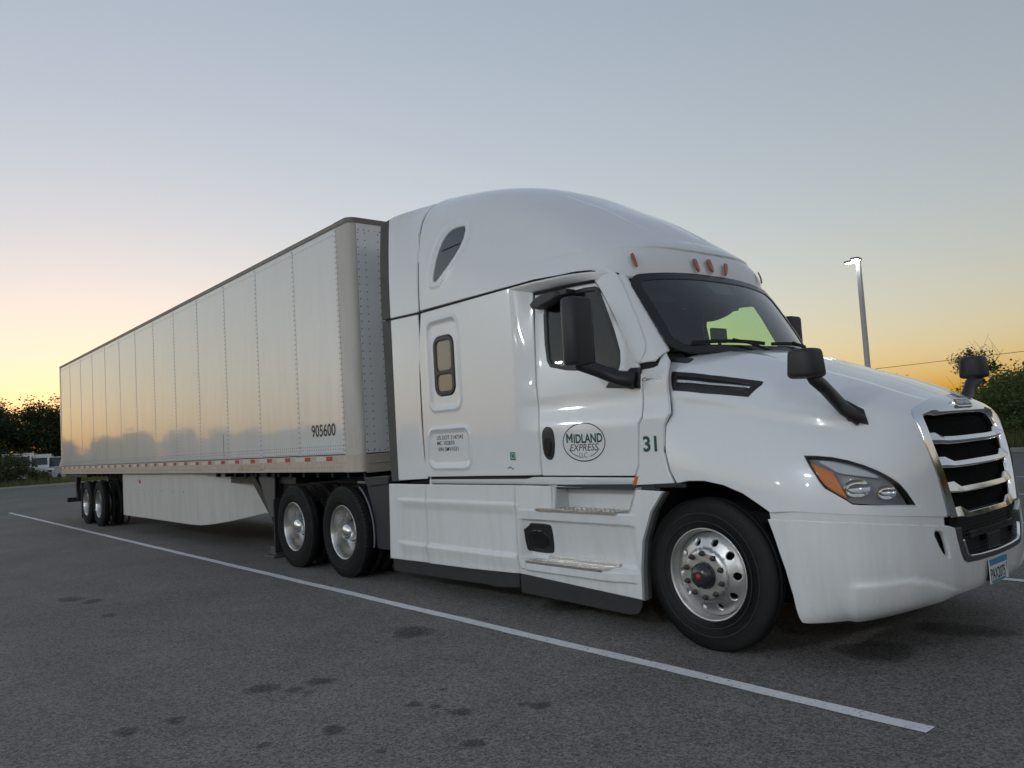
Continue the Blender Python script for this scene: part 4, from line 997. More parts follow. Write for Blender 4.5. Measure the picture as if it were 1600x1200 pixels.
BL = [(((1449, 672), (1468, 671), (1479, 678), (1512, 676)), ((1454, 685), (1480, 685.5), (1512, 683.5))),
      (((1465, 711), (1482.5, 710), (1496, 717.5), (1526, 713)), ((1470.5, 725), (1498, 725), (1526, 721.5))),
      (((1480, 752.5), (1497, 750), (1507.5, 758), (1540, 752)), ((1484.5, 766.5), (1510, 766), (1540, 760.5))),
      (((1491, 792.5), (1508, 789.5), (1520, 797.5), (1550, 790)), ((1495.5, 806), (1522, 805), (1550, 798)))]
for T, B in BL:
    me = mesh_from('grille_blade', [blade(T, B, -.016)], CHROME, 'both'); me.transform(Matrix.Translation(-Vector(truck.location))); put('grille_blade', me, truck)
d = panel_data(HOOD, np.concatenate([gin[::-1], [[LH, .0]], [[gin[-1][0], .0]]]), step=.03, thick=.01, lift=-.075, rim=False)
me = mesh_from('grille_backing', [d], mat('grille_mesh', (.006, .006, .0065), .9, spec=.08, bump=.5, bscale=160), 'both'); me.transform(Matrix.Translation(-Vector(truck.location))); put('grille_backing', me, truck)
hb = (0, 0)
# badge on the crown of the grille
vb = cen((1508, 628))[0][1]; p, n = HOOD.PN(np.array([LH-.0005]), np.array([vb])); p = p[0]; n = n[0]; e2 = np.cross(n, (0, 1, 0)); e2 /= np.linalg.norm(e2)
if e2[2] < 0: e2 = -e2
def badge_pts(poly2, h): return [tuple(p+np.array([0, 1, 0])*-a*-1*-1+e2*b_+n*h) for a, b_ in poly2]
def badge_plate(poly2, h0, h1, name, m):
    b = MB(); k = len(poly2); b.add(badge_pts(poly2, h0)+badge_pts(poly2, h1), [tuple(range(k)), tuple(range(k, 2*k))]+[(i, (i+1) % k, k+(i+1) % k, k+i) for i in range(k)])
    return b.build(name, m, truck, bevel=.002)
badge_plate(rrect(-.135, .135, -.036, .034, .026), .0, .016, 'badge', CHROME)
bp_ = badge_plate(rrect(-.118, .118, -.026, .026, .02), .0, .018, 'badge_face', mat('badge_grey', (.10, .11, .115), .35, .5))
v, f = text2d('FREIGHTLINER', .01); b = MB(); b.add(badge_pts([((q[0]-.5)*.205*-1, (q[1]-.5)*.032) for q in v], .0195), f); b.build('badge_lettering', CHROME, truck)

# ---- bumper
BP = [(5.03, -1.215), (5.25, -1.225), (5.46, -1.20), (5.68, -1.095), (5.86, -.88), (5.962, -.57), (5.995, -.27), (6.002, 0)]
BT = [.925, .922, .915, .905, .89, .872, .865, .863]; BB = [.235, .245, .262, .285, .325, .372, .385, .387]
bn = np.array(BP+[(5.995, .27)]); tg = np.gradient(bn, axis=0)[:8]; tg /= np.linalg.norm(tg, axis=1)[:, None]; nr = np.stack([tg[:, 1], -tg[:, 0]], 1); nr[-1] = (1, 0)
def brow(i):
    P = np.array(BP[i]); r = []; q = (0, .1, .5, 1., .9, .25, .05, .05)[i]
    for t, ins in ((0, .03+.10*q), (.10, .012+.045*q), (.30, .0+.012*q), (.55, -.004), (.80, 0), (1.0, .004)):
        w = P-nr[i]*ins; r.append((w[0], w[1], BB[i]+(BT[i]-BB[i])*t))
    return r
BNET = [brow(i) for i in range(8)]
class BPatch(Patch):
    def __init__(s, net, L, H):
        G = np.array(net, float); s.nu, s.nv = G.shape[:2]; mu = G[-2:-4:-1].copy(); mu[..., 1] *= -1; s.G = np.concatenate([G, mu], 0)
        s.L, s.H = L, H; s.dom = (0, L, 0, H); s.sgn = 1
BUMP = BPatch(BNET, 1.95, .66); LB, HB = 1.95, .66
uB = lambda pts: BUMP.uv(pts)
bcen = lambda z: [LB, float(np.interp((z-.387)/(.863-.387), [0, .1, .3, .55, .8, 1], [0, .2, .4, .6, .8, 1]))*HB]
brear = uB([(1199, 811.5), (1213, 850), (1227, 890), (1239, 930), (1250, 968)])
btop = uB([(1482, 821.5), (1410, 819.5), (1337, 817), (1260, 814)])
uf_out = uB([(1493, 825), (1497, 843), (1503, 865), (1507, 875), (1513, 878.5)])
bfloor = uB([(1559, 869)])[0][1]
slot = ext(smooth_poly(uB([(1459, 831), (1474, 832), (1479, 842), (1485.5, 870), (1480, 869), (1472, 860)]), 1), 1.12)
uf_out = np.concatenate([uf_out, uB([(1530, 875)]), [bcen(.557)]]); uf_in = np.concatenate([uB([(1501, 824), (1505, 845), (1511, 866), (1516, 869.5), (1533, 866.5)]), [bcen(.585)]])
bpoly = np.concatenate([brear, [[brear[-1][0]+.01, .012]], np.stack([np.linspace(brear[-1][0]+.05, LB, 40), np.full(40, .0)], 1), uf_out[::-1], btop])
def bump_disp(U, V):
    # pressed corner: the lower outer corner stands a little proud, with a curved upper edge
    vt = .30-.22*np.clip((U-1.0)/.45, 0, 1)**2; k = sstep(.70, .78, U)*(1-sstep(1.30, 1.5, U))
    return .016*k*(1-sstep(vt-.02, vt+.02, V))
bumper = panel('bumper', BUMP, bpoly, SKIRT, truck, mirror='both', holes=[slot], step=.022, thick=.035, disp=bump_disp)
def bboth(name, poly, m, parent=bumper, **kw):
    d = panel_data(BUMP, poly, **kw); me = mesh_from(name, [d], m, 'both'); me.transform(Matrix.Translation(-Vector(truck.location))); return put(name, me, parent)
def bpair(name, poly, m, **kw):
    r = pair(name, BUMP, poly, m, truck, **kw)
    for o in r: o.parent = bumper
bpair('fog_lamp_slot', ext(slot, 1.1), MBLACK, step=.02, thick=.01, lift=-.05, rim=False)
bboth('intake_frame', np.concatenate([uf_in, uf_out[::-1]]), mat('dark_grey_trim', (.06, .06, .062), .35), step=.02, thick=.05, lift=.006)
ch = uf_in[1:]
bboth('intake_chrome_line', np.concatenate([uf_in[1:], (uf_in[1:]+np.array([.006, .009]))[::-1]]), CHROME, step=.02, thick=.02, lift=.008, edge=.002, drop=.001)
itop = np.array([[uf_in[0][0]-.06, HB], [LB, HB]])
bboth('intake_backing', np.concatenate([[[uf_in[0][0]-.02, HB-.02]], uf_in, [[LB, HB]]]), MBLACK, step=.04, thick=.01, lift=-.06, rim=False)
# honeycomb mesh of the intake: real cells, one piece
cells = []; hexs = .017
reg = np.concatenate([[[uf_in[0][0]-.03, HB-.03]], uf_in, [[LB+.004, HB-.03]]])
for row in range(60):
    for col_ in range(60):
        c = np.array([uf_in[:, 0].min()-.05+col_*hexs*1.8+(row % 2)*hexs*.9, row*hexs*1.56])
        if c[0] < LB and inpoly(c[None], reg)[0] and not (.40 < c[1] < .46 and c[0] > LB-.38) and not (c[0] > LB-.10 and c[1] < .40): cells.append(c)
HV = []; HF = []; k0 = 0
for c in cells:
    a6 = [rad(30+60*k) for k in range(6)]; o_ = np.array([[math.cos(a), math.sin(a)] for a in a6])
    q = np.concatenate([c+o_*hexs, c+o_*hexs*.74]); HV.append(q); HF += [(k0+k, k0+(k+1) % 6, k0+6+(k+1) % 6, k0+6+k) for k in range(6)]; k0 += 12
if HV:
    uvq = np.concatenate(HV); pp, nn_ = BUMP.PN(uvq[:, 0], uvq[:, 1]); pp = pp-nn_*.012
    V2 = np.concatenate([pp, pp*np.array([1, -1, 1])])-np.array(truck.location); F2 = HF+[tuple(i+len(pp) for i in f[::-1]) for f in HF]
    me = bpy.data.meshes.new('intake_mesh'); me.from_pydata([tuple(q) for q in V2], [], F2); me.materials.append(BLACK); o = put('intake_mesh', me, bumper); tag(o, kind='stuff')
b = MB(); b.box(5.955, 5.985, -.36, .36, .70, .745); b.box(5.955, 5.99, -.11, .11, .60, .70); o = b.build('radar_cover', GASKET, truck, bevel=.006); o.parent = bumper
# step between bonnet and bumper: recessed white lip
LNET = [[(p[0]-nr[i][0]*.010, p[1]-nr[i][1]*.010, BT[i]+dz) for dz in (-.10, -.02, .06)] for i, p in enumerate(BP)]
LIPS = BPatch(LNET, 1.95, .16); ul = uB([(1482, 815)])[0][0]
pair('bumper_lip', LIPS, [(brear[0][0]+.03, .0), (ul-.02, .0), (ul-.02, .16), (brear[0][0]+.005, .16)], SKIRT, truck, step=.03, thick=.02)
# number plate
def plate():
    q_ = on(1561, 888, 0, 6.016); zc, yc = q_[2], q_[1]; xf = 6.012
    b = MB(); b.prism([(yc-.152, zc-.076), (yc+.152, zc-.076), (yc+.152, zc+.076), (yc-.152, zc+.076)], xf, xf+.004, ax=0); pl = b.build('license_plate', PLATEW, truck, bevel=.003); pl.parent = bumper
    b = MB(); b.prism([(yc-.149, zc+.034), (yc+.149, zc+.034), (yc+.149, zc+.073), (yc-.149, zc+.073)], xf+.004, xf+.0046, ax=0); o = b.build('plate_band', PLATEB, truck); o.parent = bumper
    b = MB(); b.prism([(yc-.13, zc-.073), (yc+.10, zc-.073), (yc+.10, zc-.058), (yc-.13, zc-.058)], xf+.004, xf+.0046, ax=0); o = b.build('plate_band', PLATEB, truck); o.parent = bumper
    for s, w, h, z, yo_, m in (('PAX2075', .238, .07, zc-.020, yc-.02, BLKTXT), ('T', .02, .045, zc+.0, yc+.128, BLKTXT)):
        v, f = text2d(s, .015); b = MB(); b.add([(xf+.0052, yo_+(q[0]-.5)*w, z+(q[1]-.5)*h) for q in v], f); o = b.build('plate_characters', m, truck); o.parent = bumper
    b = MB(); b.box(5.96, xf, yc-.12, yc+.12, zc-.06, zc+.06); o = b.build('plate_bracket', BLACK, truck); o.parent = bumper
plate()

# ---- chassis fairings with steps
def Yk(x, z):
    Y = 1.25-.02*np.clip((z-.3)/.8, 0, 1)
    fade = sstep(.72, 1.0, x)*(1-sstep(2.62, 2.78, x))
    Y = Y+fade*(.018*sstep(.90, .93, z)*0+.020*(1-sstep(.895, .925, z))-.020*(1-sstep(.80, .90, z))+.026*(1-sstep(.46, .485, z))-.02*(1-sstep(.34, .46, z)))
    # step bay: the wall between the treads leans inwards, the ledges stand out
    bay = sstep(2.72, 2.80, x)*(1-sstep(3.93, 4.08, x))
    prof = np.interp(z, [.14, .30, .365, .375, .435, .445, .47, .76, .775, .79, .862, .872, 1.06], [1.25, 1.25, 1.252, 1.285, 1.285, 1.15, 1.135, 1.19, 1.205, 1.24, 1.245, 1.235, 1.22])
    return Y*(1-bay)+prof*bay
SK = Field(lambda U, V: np.stack([U, -Yk(U, V), V], -1), (.4, 4.5, .1, 1.2))
uK = lambda pts: SK.uv(pts)
pair('rear_fairing', SK, np.concatenate([uK([(607.5, 756), (662.5, 757), (666, 820), (668.5, 879), (610, 872), (609, 820)])]), SKIRT, truck, step=.02, thick=.03)
pair('middle_fairing', SK, uK([(664.5, 757), (802, 758.5), (804, 800), (807, 850), (811, 896), (740, 889), (670.5, 880), (668, 820)]), SKIRT, truck, step=.018, thick=.03)
sf = uK([(804, 758.5), (862, 760), (1000, 766), (1036, 768.5), (1018, 800), (1006, 845), (1004, 890), (1006, 938), (900, 915), (813, 896), (809, 850), (806, 800)])
up_step = [(3.18, .872), (4.0, .872), (4.08, 1.052), (3.19, 1.058)]
stepf = pair('step_fairing', SK, sf, SKIRT, truck, holes=[up_step], step=.012, thick=.03)
b = MB(); b.box(3.16, 4.12, -1.05, -1.02, .84, 1.08); b.box(3.14, 3.17, -1.24, -1.03, .84, 1.07); b.prism([(3.17, -1.235), (3.99, -1.235), (4.1, -1.03), (3.17, -1.03)], .845, .868, ax=2)
b.add([(3.98, -1.235, .86), (4.10, -1.03, .86), (4.12, -1.03, 1.07), (4.07, -1.225, 1.06)], [(0, 1, 2, 3)]); o = b.build('step_recess', SKIRT, truck); twin(o)
def tread(x0, x1, y0, y1, z):
    b = MB(); b.box(x0, x1, y0, y1, z-.02, z)
    n = int((x1-x0-.02)/.05); rows_ = max(2, int((y1-y0)/.05))
    for k in range(n):                                     # raised oval grips in straight rows
        for j in range(rows_):
            xx = x0+.014+k*.05; yy = y0+.010+j*(y1-y0-.01)/rows_; b.box(xx, xx+.03, yy, yy+.018, z, z+.005)
        b.box(x0+.014+k*.05, x0+.036+k*.05, y0-.003, y0, z-.015, z-.005)
    o = b.build('step_tread', ALU, truck); twin(o)
tread(2.98, 3.88, -1.262, -1.06, .880); tread(2.86, 3.74, -1.298, -1.155, .450)
b = MB(); b.box(2.99, 3.80, -1.158, -1.13, .445, .480); o = b.build('step_rail', ALU, truck, bevel=.004); twin(o)
lo_ = MB(); lo_.prism([(2.78, -1.10), (2.80, -1.272), (2.86, -1.294), (3.74, -1.294), (3.86, -1.285), (3.95, -1.262), (3.96, -1.1)], .365, .438, ax=2); o = lo_.build('lower_step', SKIRT, truck, bevel=.012); twin(o)
# filler flap
fl = smooth_poly(uK([(817, 817), (858, 818.5), (863, 824), (867.5, 862), (862, 865), (828, 862), (823, 856)]), 1)
pair('filler_flap', SK, fl, BLACK, truck, step=.02, thick=.02, lift=.008)
fi = smooth_poly(uK([(824, 827), (856, 829), (861, 859), (829, 857)]), 1)
pair('filler_lid', SK, fi, GASKET, truck, step=.02, thick=.02, lift=.016, edge=.010, drop=.008)
# rubber ground skirts
RS = Field(lambda U, V: np.stack([U, -(1.215-.05*np.clip((.3-V)/.2, 0, 1)), V], -1), (.4, 4.4, .05, .4))
for pts in ([(614, 872), (810, 898), (812, 918), (772, 917), (765, 914), (616, 892)], [(813, 898), (1003, 938), (1003, 948), (998, 959), (985, 961), (815, 926)]):
    P = RS.uv(pts); pair('ground_skirt', RS, P, GREYR, truck, step=.04, thick=.015)
# wheel-arch liner and rear lip of the step fairing
b = MB(); b.smooth = True; vs_ = []; n = 24
for k in range(n+1):
    a = rad(-5+190*k/n)
    for y in (-1.195, -.55): vs_.append((XS+.655*math.cos(a), y, .52+.60*math.sin(a)))
b.add(vs_, [(2*k, 2*k+2, 2*k+3, 2*k+1) for k in range(n)]); b.add([(XS+.75, -.54, .2), (XS-.75, -.54, .2), (XS-.75, -.54, 1.3), (XS+.75, -.54, 1.3)], [(0, 1, 2, 3)]); o = b.build('wheel_arch_liner', MBLACK, truck); twin(o)
b = MB(); pts = [SK.P(np.array([q[0]]), np.array([q[1]]))[0] for q in uK([(1036, 769), (1018, 800), (1006, 845), (1004, 890), (1006, 938)])]
vs_ = []; 
for q in pts: vs_ += [tuple(q+np.array([.012, -.004, 0])), tuple(q+np.array([.018, .03, 0])), tuple(q+np.array([.0, .09, 0])), tuple(q+np.array([-.008, -.006, 0]))]
b.add(vs_, [(4*i+j, 4*i+(j+1) % 4, 4*i+4+(j+1) % 4, 4*i+4+j) for i in range(len(pts)-1) for j in range(4)]); o = b.build('arch_lip', mat('grey_arch_lip', (.22, .22, .22), .5), truck); twin(o)
b = MB(); b.box(4.2, 4.5, -1.19, -.7, 1.06, 1.10); o = b.build('arch_bracket', BLACK, truck, bevel=.01); twin(o)

# ---- chassis, drive axles, quarter fenders
for s in (-1, 1):
    b = MB(); b.box(-2.35, 5.7, s*.43-.045, s*.43+.045, .72, .98); b.build('frame_rail', FRAME, truck, bevel=.01)
b = MB(); b.box(4.3, 5.65, -.5, .5, .62, 1.35); b.build('engine_block', FRAME, truck, bevel=.05)
b = MB(); b.prism([(-1.9, -.5), (-.4, -.5), (-.15, -.2), (-.15, .2), (-.4, .5), (-1.9, .5), (-2.1, .3), (-2.1, -.3)], 1.02, 1.10, ax=2); b.build('fifth_wheel', FRAME, truck, bevel=.01)
b = MB(); b.tube([(XS, -1.0, .5), (XS, 1.0, .5)], .06); b.build('front_axle', FRAME, truck)
b = MB(); b.box(5.2, 5.8, -.95, .95, .40, .60); b.build('bumper_beam', FRAME, truck, bevel=.02)
for s in (-1, 1):
    b = MB(); b.tube([(.9, s*.85, .62), (2.9, s*.85, .62)], .31, 20); b.build('fuel_tank', ALU, truck)
    add_wheel(truck, XS, s*1.235, .505, .29, s, 'steer', turn=rad(7))
    for xx in (XD, XD-1.31):
        add_wheel(truck, xx, s*1.275, .515, .275, s, 'drive'); add_wheel(truck, xx, s*.935, .515, .275, s, 'inner')
for xx in (XD, XD-1.31):
    b = MB(); b.tube([(xx, -.95, .515), (xx, .95, .515)], .07, 14); b.lathe([(.0, -.2), (.16, -.15), (.2, 0), (.16, .15), (0, .2)], 20, 'x', (xx, 0, .55)); b.build('drive_axle', FRAME, truck)
for s in (-1, 1):
    # quarter fender ahead of the drive tyres: flat top lip, then a curved apron
    b = MB(); b.smooth = False; vs_ = []
    prof = [(.10, 1.13), (.62, 1.15), (.64, 1.14), (.60, 1.06), (.20, 1.03), (.12, 1.05)]
    b.prism(prof, s*1.24, s*.68); b.build('quarter_fender_top', NAVY, truck, bevel=.008)
    b = MB(); n = 12
    for k in range(n+1):
        a = rad(58-72*k/n); vs_ += [(XD+.60*math.cos(a)+.0, y, .515+.60*math.sin(a)) for y in (s*1.235, s*.70)]
    b.smooth = True; b.add(vs_, [(2*k, 2*k+2, 2*k+3, 2*k+1) for k in range(n)])
    b.smooth = False; b.prism([(.13, 1.03), (.60, 1.06), (.60, .36), (.30, .36), (.27, .6), (.22, .8)], s*1.222, s*1.21)
    b.build('quarter_fender', NAVY, truck)
    b = MB(); e = [(XD+.60*math.cos(rad(58-72*k/n)), s*1.238, .515+.60*math.sin(rad(58-72*k/n))) for k in range(n+1)]; b.tube(e, .010, 6); b.build('fender_bead', mat('worn_edge_grey', (.16, .17, .18), .5), truck)
    b = MB(); b.box(-2.30, -2.27, s*.99-.30, s*.99+.30, .13, .84); b.build('mud_flap', RUBBER, truck)
b = MB(); b.box(.02, .05, -.62, -.55, 1.10, 1.19); b.build('coupling_bracket', ALU, truck)
b = MB(); b.box(.70, 1.32, -1.05, 1.05, .95, 1.07); b.build('deck_plate', FRAME, truck, bevel=.01)

# ---- mirrors
def rbox_mesh(b, c, hx, hy, hz, r, taper=0.0, n=5, lean=0.0):
    """rounded housing: stacked rounded rectangles"""
    vs_ = []; rows = [(-1, .55), (-.985, .72), (-.93, .87), (-.82, .96), (-.65, 1.0), (.65, 1.0), (.82, .97), (.93, .90), (.985, .76), (1, .58)] if hz < .12 else [(-1, .72), (-.99, .84), (-.96, .93), (-.90, 1.0), (.90, 1.0), (.96, .93), (.99, .84), (1, .72)]; m = None
    for t, k in rows:
        P = rrect(-hx*k*(1-taper*t), hx*k*(1-taper*t), -hy*k, hy*k, r*k, n); m = len(P)
        vs_ += [(c[0]+p+lean*t, c[1]+q, c[2]+hz*t) for p, q in P]
    b.add(vs_, [(i*m+k, i*m+(k+1) % m, (i+1)*m+(k+1) % m, (i+1)*m+k) for i in range(len(rows)-1) for k in range(m)]+[tuple(range(m))[::-1], tuple((len(rows)-1)*m+k for k in range(m))])
mc = on(903, 518, 1, -1.47)
b = MB(); b.smooth = True; rbox_mesh(b, mc, .075, .125, .255, .06)
MIRB = mat('mirror_black', (.022, .023, .026), .5, noise=.2, nscale=30, bump=.15, bscale=300)
o = b.build('mirror_housing', MIRB, truck); twin(o)
b = MB(); b.box(mc[0]-.085, mc[0]-.07, mc[1]-.085, mc[1]+.085, mc[2]-.21, mc[2]+.21); o = b.build('mirror_glass', CHROME, truck, bevel=.01); twin(o)
a0 = np.array([mc[0], mc[1]+.0, mc[2]-.245]); a1 = on(965, 590, 1, -1.235); a2 = on(992, 595, 1, -1.20)
b = MB(); b.smooth = True; b.tube([a0+np.array([0, 0, .06]), a0, (a0*.5+a1*.5)+np.array([0, 0, .0]), a1, a2], [.05, .055, .052, .06, .07], 14, flat=.8); o = b.build('mirror_arm', BLACK, truck); twin(o)
mb = SIDE.uv([(977, 585), (987, 575), (1001, 574), (1001, 606.5), (948, 606), (953, 598), (970, 597)])
pair('mirror_base', SIDE, mb, BLACK, truck, step=.02, thick=.03, lift=.018)
# look-down mirror over the door window
lc = SIDE.uv([(842, 480), (850, 470), (868, 461), (884, 457), (889, 465), (876, 475), (858, 484), (845, 486)])
pair('look_down_mirror', SIDE, smooth_poly(lc, 2), BLACK, truck, step=.015, thick=.10, lift=.13, edge=.02, drop=.02)
b = MB(); P0 = SIDE.P(*[np.array([q]) for q in SIDE.uv([(880, 462)])[0]])[0]; b.box(P0[0]-.05, P0[0]+.14, P0[1]-.10, P0[1]+.02, P0[2]-.02, P0[2]+.03); o = b.build('look_down_bracket', BLACK, truck, bevel=.012); twin(o)
# bonnet mirrors on stalks
hmc = on(1259, 568, 1, -1.27)
b = MB(); b.smooth = True; rbox_mesh(b, hmc, .09, .10, .088, .065, taper=.10, lean=.0); o = b.build('hood_mirror', MIRB, truck); twin(o)
HB1 = HOOD.P(*[np.array([q]) for q in uH([(1322, 640)])[0]])[0]; HB2 = HOOD.P(*[np.array([q]) for q in uH([(1348, 658)])[0]])[0]
b = MB(); b.smooth = True; b.tube([hmc+np.array([0, .01, -.02]), hmc+np.array([.03, .02, -.09]), hmc*.5+HB1*.5+np.array([0, -.03, .0]), HB1+np.array([0, -.03, .01]), HB2+np.array([0, -.012, 0])], [.05, .055, .055, .058, .055], 12, flat=.62); o = b.build('hood_mirror_stalk', BLACK, truck); twin(o)
hb_ = uH([(1309, 622), (1325, 628), (1350, 641), (1357.5, 664), (1325, 659), (1317, 646)])
hpair('hood_mirror_base', HOOD, hb_, BLACK, step=.02, thick=.02, lift=.014, edge=.01, drop=.010)

# ---- lettering and stickers
def ell(cx, cz, a, c, n=72, t0=0, t1=360): return [(cx+a*math.cos(rad(t0+(t1-t0)*k/n)), cz+c*math.sin(rad(t0+(t1-t0)*k/n))) for k in range(n+(0 if t1-t0 == 360 else 1))]
e4 = uvS([(880, 690), (945.5, 691), (912.5, 661), (913, 720.5)]); ex, ez = (e4[0, 0]+e4[1, 0])/2, (e4[2, 1]+e4[3, 1])/2; ea, ec = (e4[1, 0]-e4[0, 0])/2, (e4[2, 1]-e4[3, 1])/2
LG = [strip2d(ell(ex, ez, ea, ec), .009, True), strip2d(ell(ex, ez-.0, ea*.80, ec*.80, 20, 206, 250), .006), strip2d(ell(ex, ez-.0, ea*.80, ec*.80, 20, 290, 334), .006)]
decal('logo', LG+[text_px('EXPRESS', SIDE, 890.5, 935.5, 693.5, 704.5, .004, .25), text_px('LLC.', SIDE, 905, 919, 707, 715, .0, .2)], SIDE, BLKTXT, truck).parent = door
# heavy block capitals: the M from bars, the rest from type
mp_ = text_px('IDLAND', SIDE, 896.5, 941.5, 677.5, 692, .032); mq = SIDE.uv([(885, 685), (895, 685), (890, 692), (890, 677.5)])
mx0, mx1, mz0, mz1 = mq[0, 0], mq[1, 0], mq[2, 1], mq[3, 1]
MM = np.array([(0, 0), (.24, 0), (.24, .58), (.5, .18), (.76, .58), (.76, 0), (1, 0), (1, 1), (.78, 1), (.5, .56), (.22, 1), (0, 1)])
mv = np.stack([mx0+(mx1-mx0)*MM[:, 0], mz0+(mz1-mz0)*MM[:, 1]], 1)
decal('logo_lettering', [mp_, (mv, [(0, 1, 2, 10, 11), (2, 3, 9, 10), (3, 4, 8, 9), (4, 5, 6, 7, 8)])], SIDE, GREEN, truck, .002).parent = door
decal('unit_number', [text_px('31', COWL, 1005, 1026.5, 681, 706, .03)], COWL, GREEN, truck).parent = cowls[0]
decal('registration_lettering', [text_px('US DOT 3147342', SIDE, 681.5, 722.5, 680, 686.5, .004), text_px('MC 102870', SIDE, 682, 708.5, 689.2, 695.5, .004), text_px('VIN SMV1031', SIDE, 683, 715, 698.5, 705, .004)], SIDE, BLKTXT, truck, .002, sleeper_disp)
pair_ = uvS([(797, 706.5), (805, 706.5), (806, 719), (798, 719)]); decal('sticker', [(pair_, [(0, 1, 2, 3)])], SIDE, GSTICK, truck, .003)
pw = uvS([(799, 709), (804, 709), (804, 716), (800, 716)]); decal('sticker_mark', [strip2d(pw, .006, True)], SIDE, PLATEW, truck, .004)
decal('small_mark', [strip2d(uvS([(794, 732), (798, 729.5), (803, 733.5)]), .008)], SIDE, BLKTXT, truck, .003)
decal('model_script', [text_px('Cascadia', COWL, 1002.5+1.5, 1034, 589, 594.5, .015, .3)], COWL, CHROME, truck, .006).parent = cowls[0]

# ================================================================== TREES, SHRUBS, LAMPS AND WHAT STANDS ROUND THE LOT
def leaf_mat(name, c0, c1):
    m = bpy.data.materials.new(name); m.use_nodes = True; t = m.node_tree; b = t.nodes['Principled BSDF']
    tc = t.nodes.new('ShaderNodeTexCoord'); n = t.nodes.new('ShaderNodeTexNoise'); n.inputs['Scale'].default_value = 1.3; n.inputs['Detail'].default_value = 5
    oi = t.nodes.new('ShaderNodeObjectInfo'); r = t.nodes.new('ShaderNodeMapRange'); r.inputs['From Min'].default_value = .3; r.inputs['From Max'].default_value = .7
    t.links.new(tc.outputs['Object'], n.inputs['Vector']); t.links.new(n.outputs['Fac'], r.inputs['Value'])
    ad = t.nodes.new('ShaderNodeMath'); ad.operation = 'MULTIPLY_ADD'; ad.inputs[1].default_value = .4; t.links.new(oi.outputs['Random'], ad.inputs[0]); t.links.new(r.outputs[0], ad.inputs[2])
    mx = t.nodes.new('ShaderNodeMix'); mx.data_type = 'RGBA'; mx.inputs['A'].default_value = (*c0, 1); mx.inputs['B'].default_value = (*c1, 1)
    t.links.new(ad.outputs[0], mx.inputs['Factor']); t.links.new(mx.outputs['Result'], b.inputs['Base Color']); b.inputs['Roughness'].default_value = .6
    tl = t.nodes.new('ShaderNodeBsdfTranslucent'); t.links.new(mx.outputs['Result'], tl.inputs[0]); ms = t.nodes.new('ShaderNodeMixShader'); ms.inputs[0].default_value = .3
    o = [q for q in t.nodes if q.type == 'OUTPUT_MATERIAL'][0]; t.links.new(b.outputs[0], ms.inputs[1]); t.links.new(tl.outputs[0], ms.inputs[2]); t.links.new(ms.outputs[0], o.inputs['Surface'])
    return m
LEAF = leaf_mat('broadleaf', (.030, .050, .018), (.085, .115, .035)); LEAFD = leaf_mat('dark_leaf', (.022, .036, .014), (.05, .075, .026)); LEAFS = leaf_mat('shrub_leaf', (.045, .085, .02), (.12, .17, .045))
GRASS = leaf_mat('tall_grass', (.07, .10, .03), (.20, .21, .08)); BARK = mat('bark', (.07, .055, .045), .9, noise=.4, nscale=6, bump=.5, bscale=12)
def leaves(rng, P, size, droop=.3):
    """one bent quad per point"""
    n = len(P); a = rng.normal(size=(n, 3)); a[:, 2] *= .6; a /= np.linalg.norm(a, axis=1)[:, None]+1e-9
    b = np.cross(a, rng.normal(size=(n, 3))); b /= np.linalg.norm(b, axis=1)[:, None]+1e-9
    L = size*(.6+.8*rng.random((n, 1))); W = L*.55
    v = np.stack([P-a*L*.5, P+b*W*.5, P+a*L*.5, P-b*W*.5], 1).reshape(-1, 3); f = np.arange(n*4).reshape(-1, 4)
    return v, f
def crown(seed, rx, ry, rz, zc, ncl, nl, size, spread=.42, shell=.55):
    rng = np.random.default_rng(seed); c = rng.normal(size=(ncl, 3)); c /= np.linalg.norm(c, axis=1)[:, None]; r = shell+(1-shell)*rng.random((ncl, 1))**.6
    c = c*r*np.array([rx, ry, rz])*(.85+.3*rng.random((ncl, 1))); c[:, 2] += zc
    P = []
    for q in c:
        k = spread*(.6+.9*rng.random()); d = rng.normal(size=(nl, 3))*np.array([k, k, k*.75])*.55; P.append(q+d)
    return leaves(rng, np.concatenate(P), size)
def np_mesh(name, v, f, m):
    me = bpy.data.meshes.new(name); me.vertices.add(len(v)); me.vertices.foreach_set('co', np.asarray(v, np.float32).ravel())
    me.loops.add(f.size); me.loops.foreach_set('vertex_index', f.ravel().astype(np.int32)); me.polygons.add(len(f)); me.polygons.foreach_set('loop_start', np.arange(0, f.size, f.shape[1], dtype=np.int32))
    me.materials.append(m); me.update(calc_edges=True); me.validate(); return me
def trunk_mesh(seed, h, r, lean=.3, limbs=6, bare=False):
    rng = random.Random(seed); b = MB(); b.smooth = True; pts = [np.array([0, 0, -.3])]
    for k in range(1, 7): pts.append(np.array([lean*rng.uniform(-1, 1)*k/6, lean*rng.uniform(-1, 1)*k/6, h*k/6]))
    b.tube(pts, [r*1.25]+[r*(1-.13*k) for k in range(1, 7)], 8)
    for i in range(limbs):
        p = pts[rng.randint(2, 5)]; a = rng.uniform(0, 6.28); L = h*rng.uniform(.35, .6); d = np.array([math.cos(a)*.7, math.sin(a)*.7, .75]); q = p+d*L*.5; e = p+d*L+np.array([0, 0, .15*L])
        b.tube([p, q, e], [r*.45, r*.3, r*.08], 6)
        if bare:
            for k in range(3):
                w = q+(e-q)*rng.random(); g = w+np.array([rng.uniform(-.5, .5), rng.uniform(-.5, .5), rng.uniform(.4, .9)]); b.tube([w, g], [r*.14, r*.04], 5)
    return b.mesh('trunk', BARK)
TREES = []
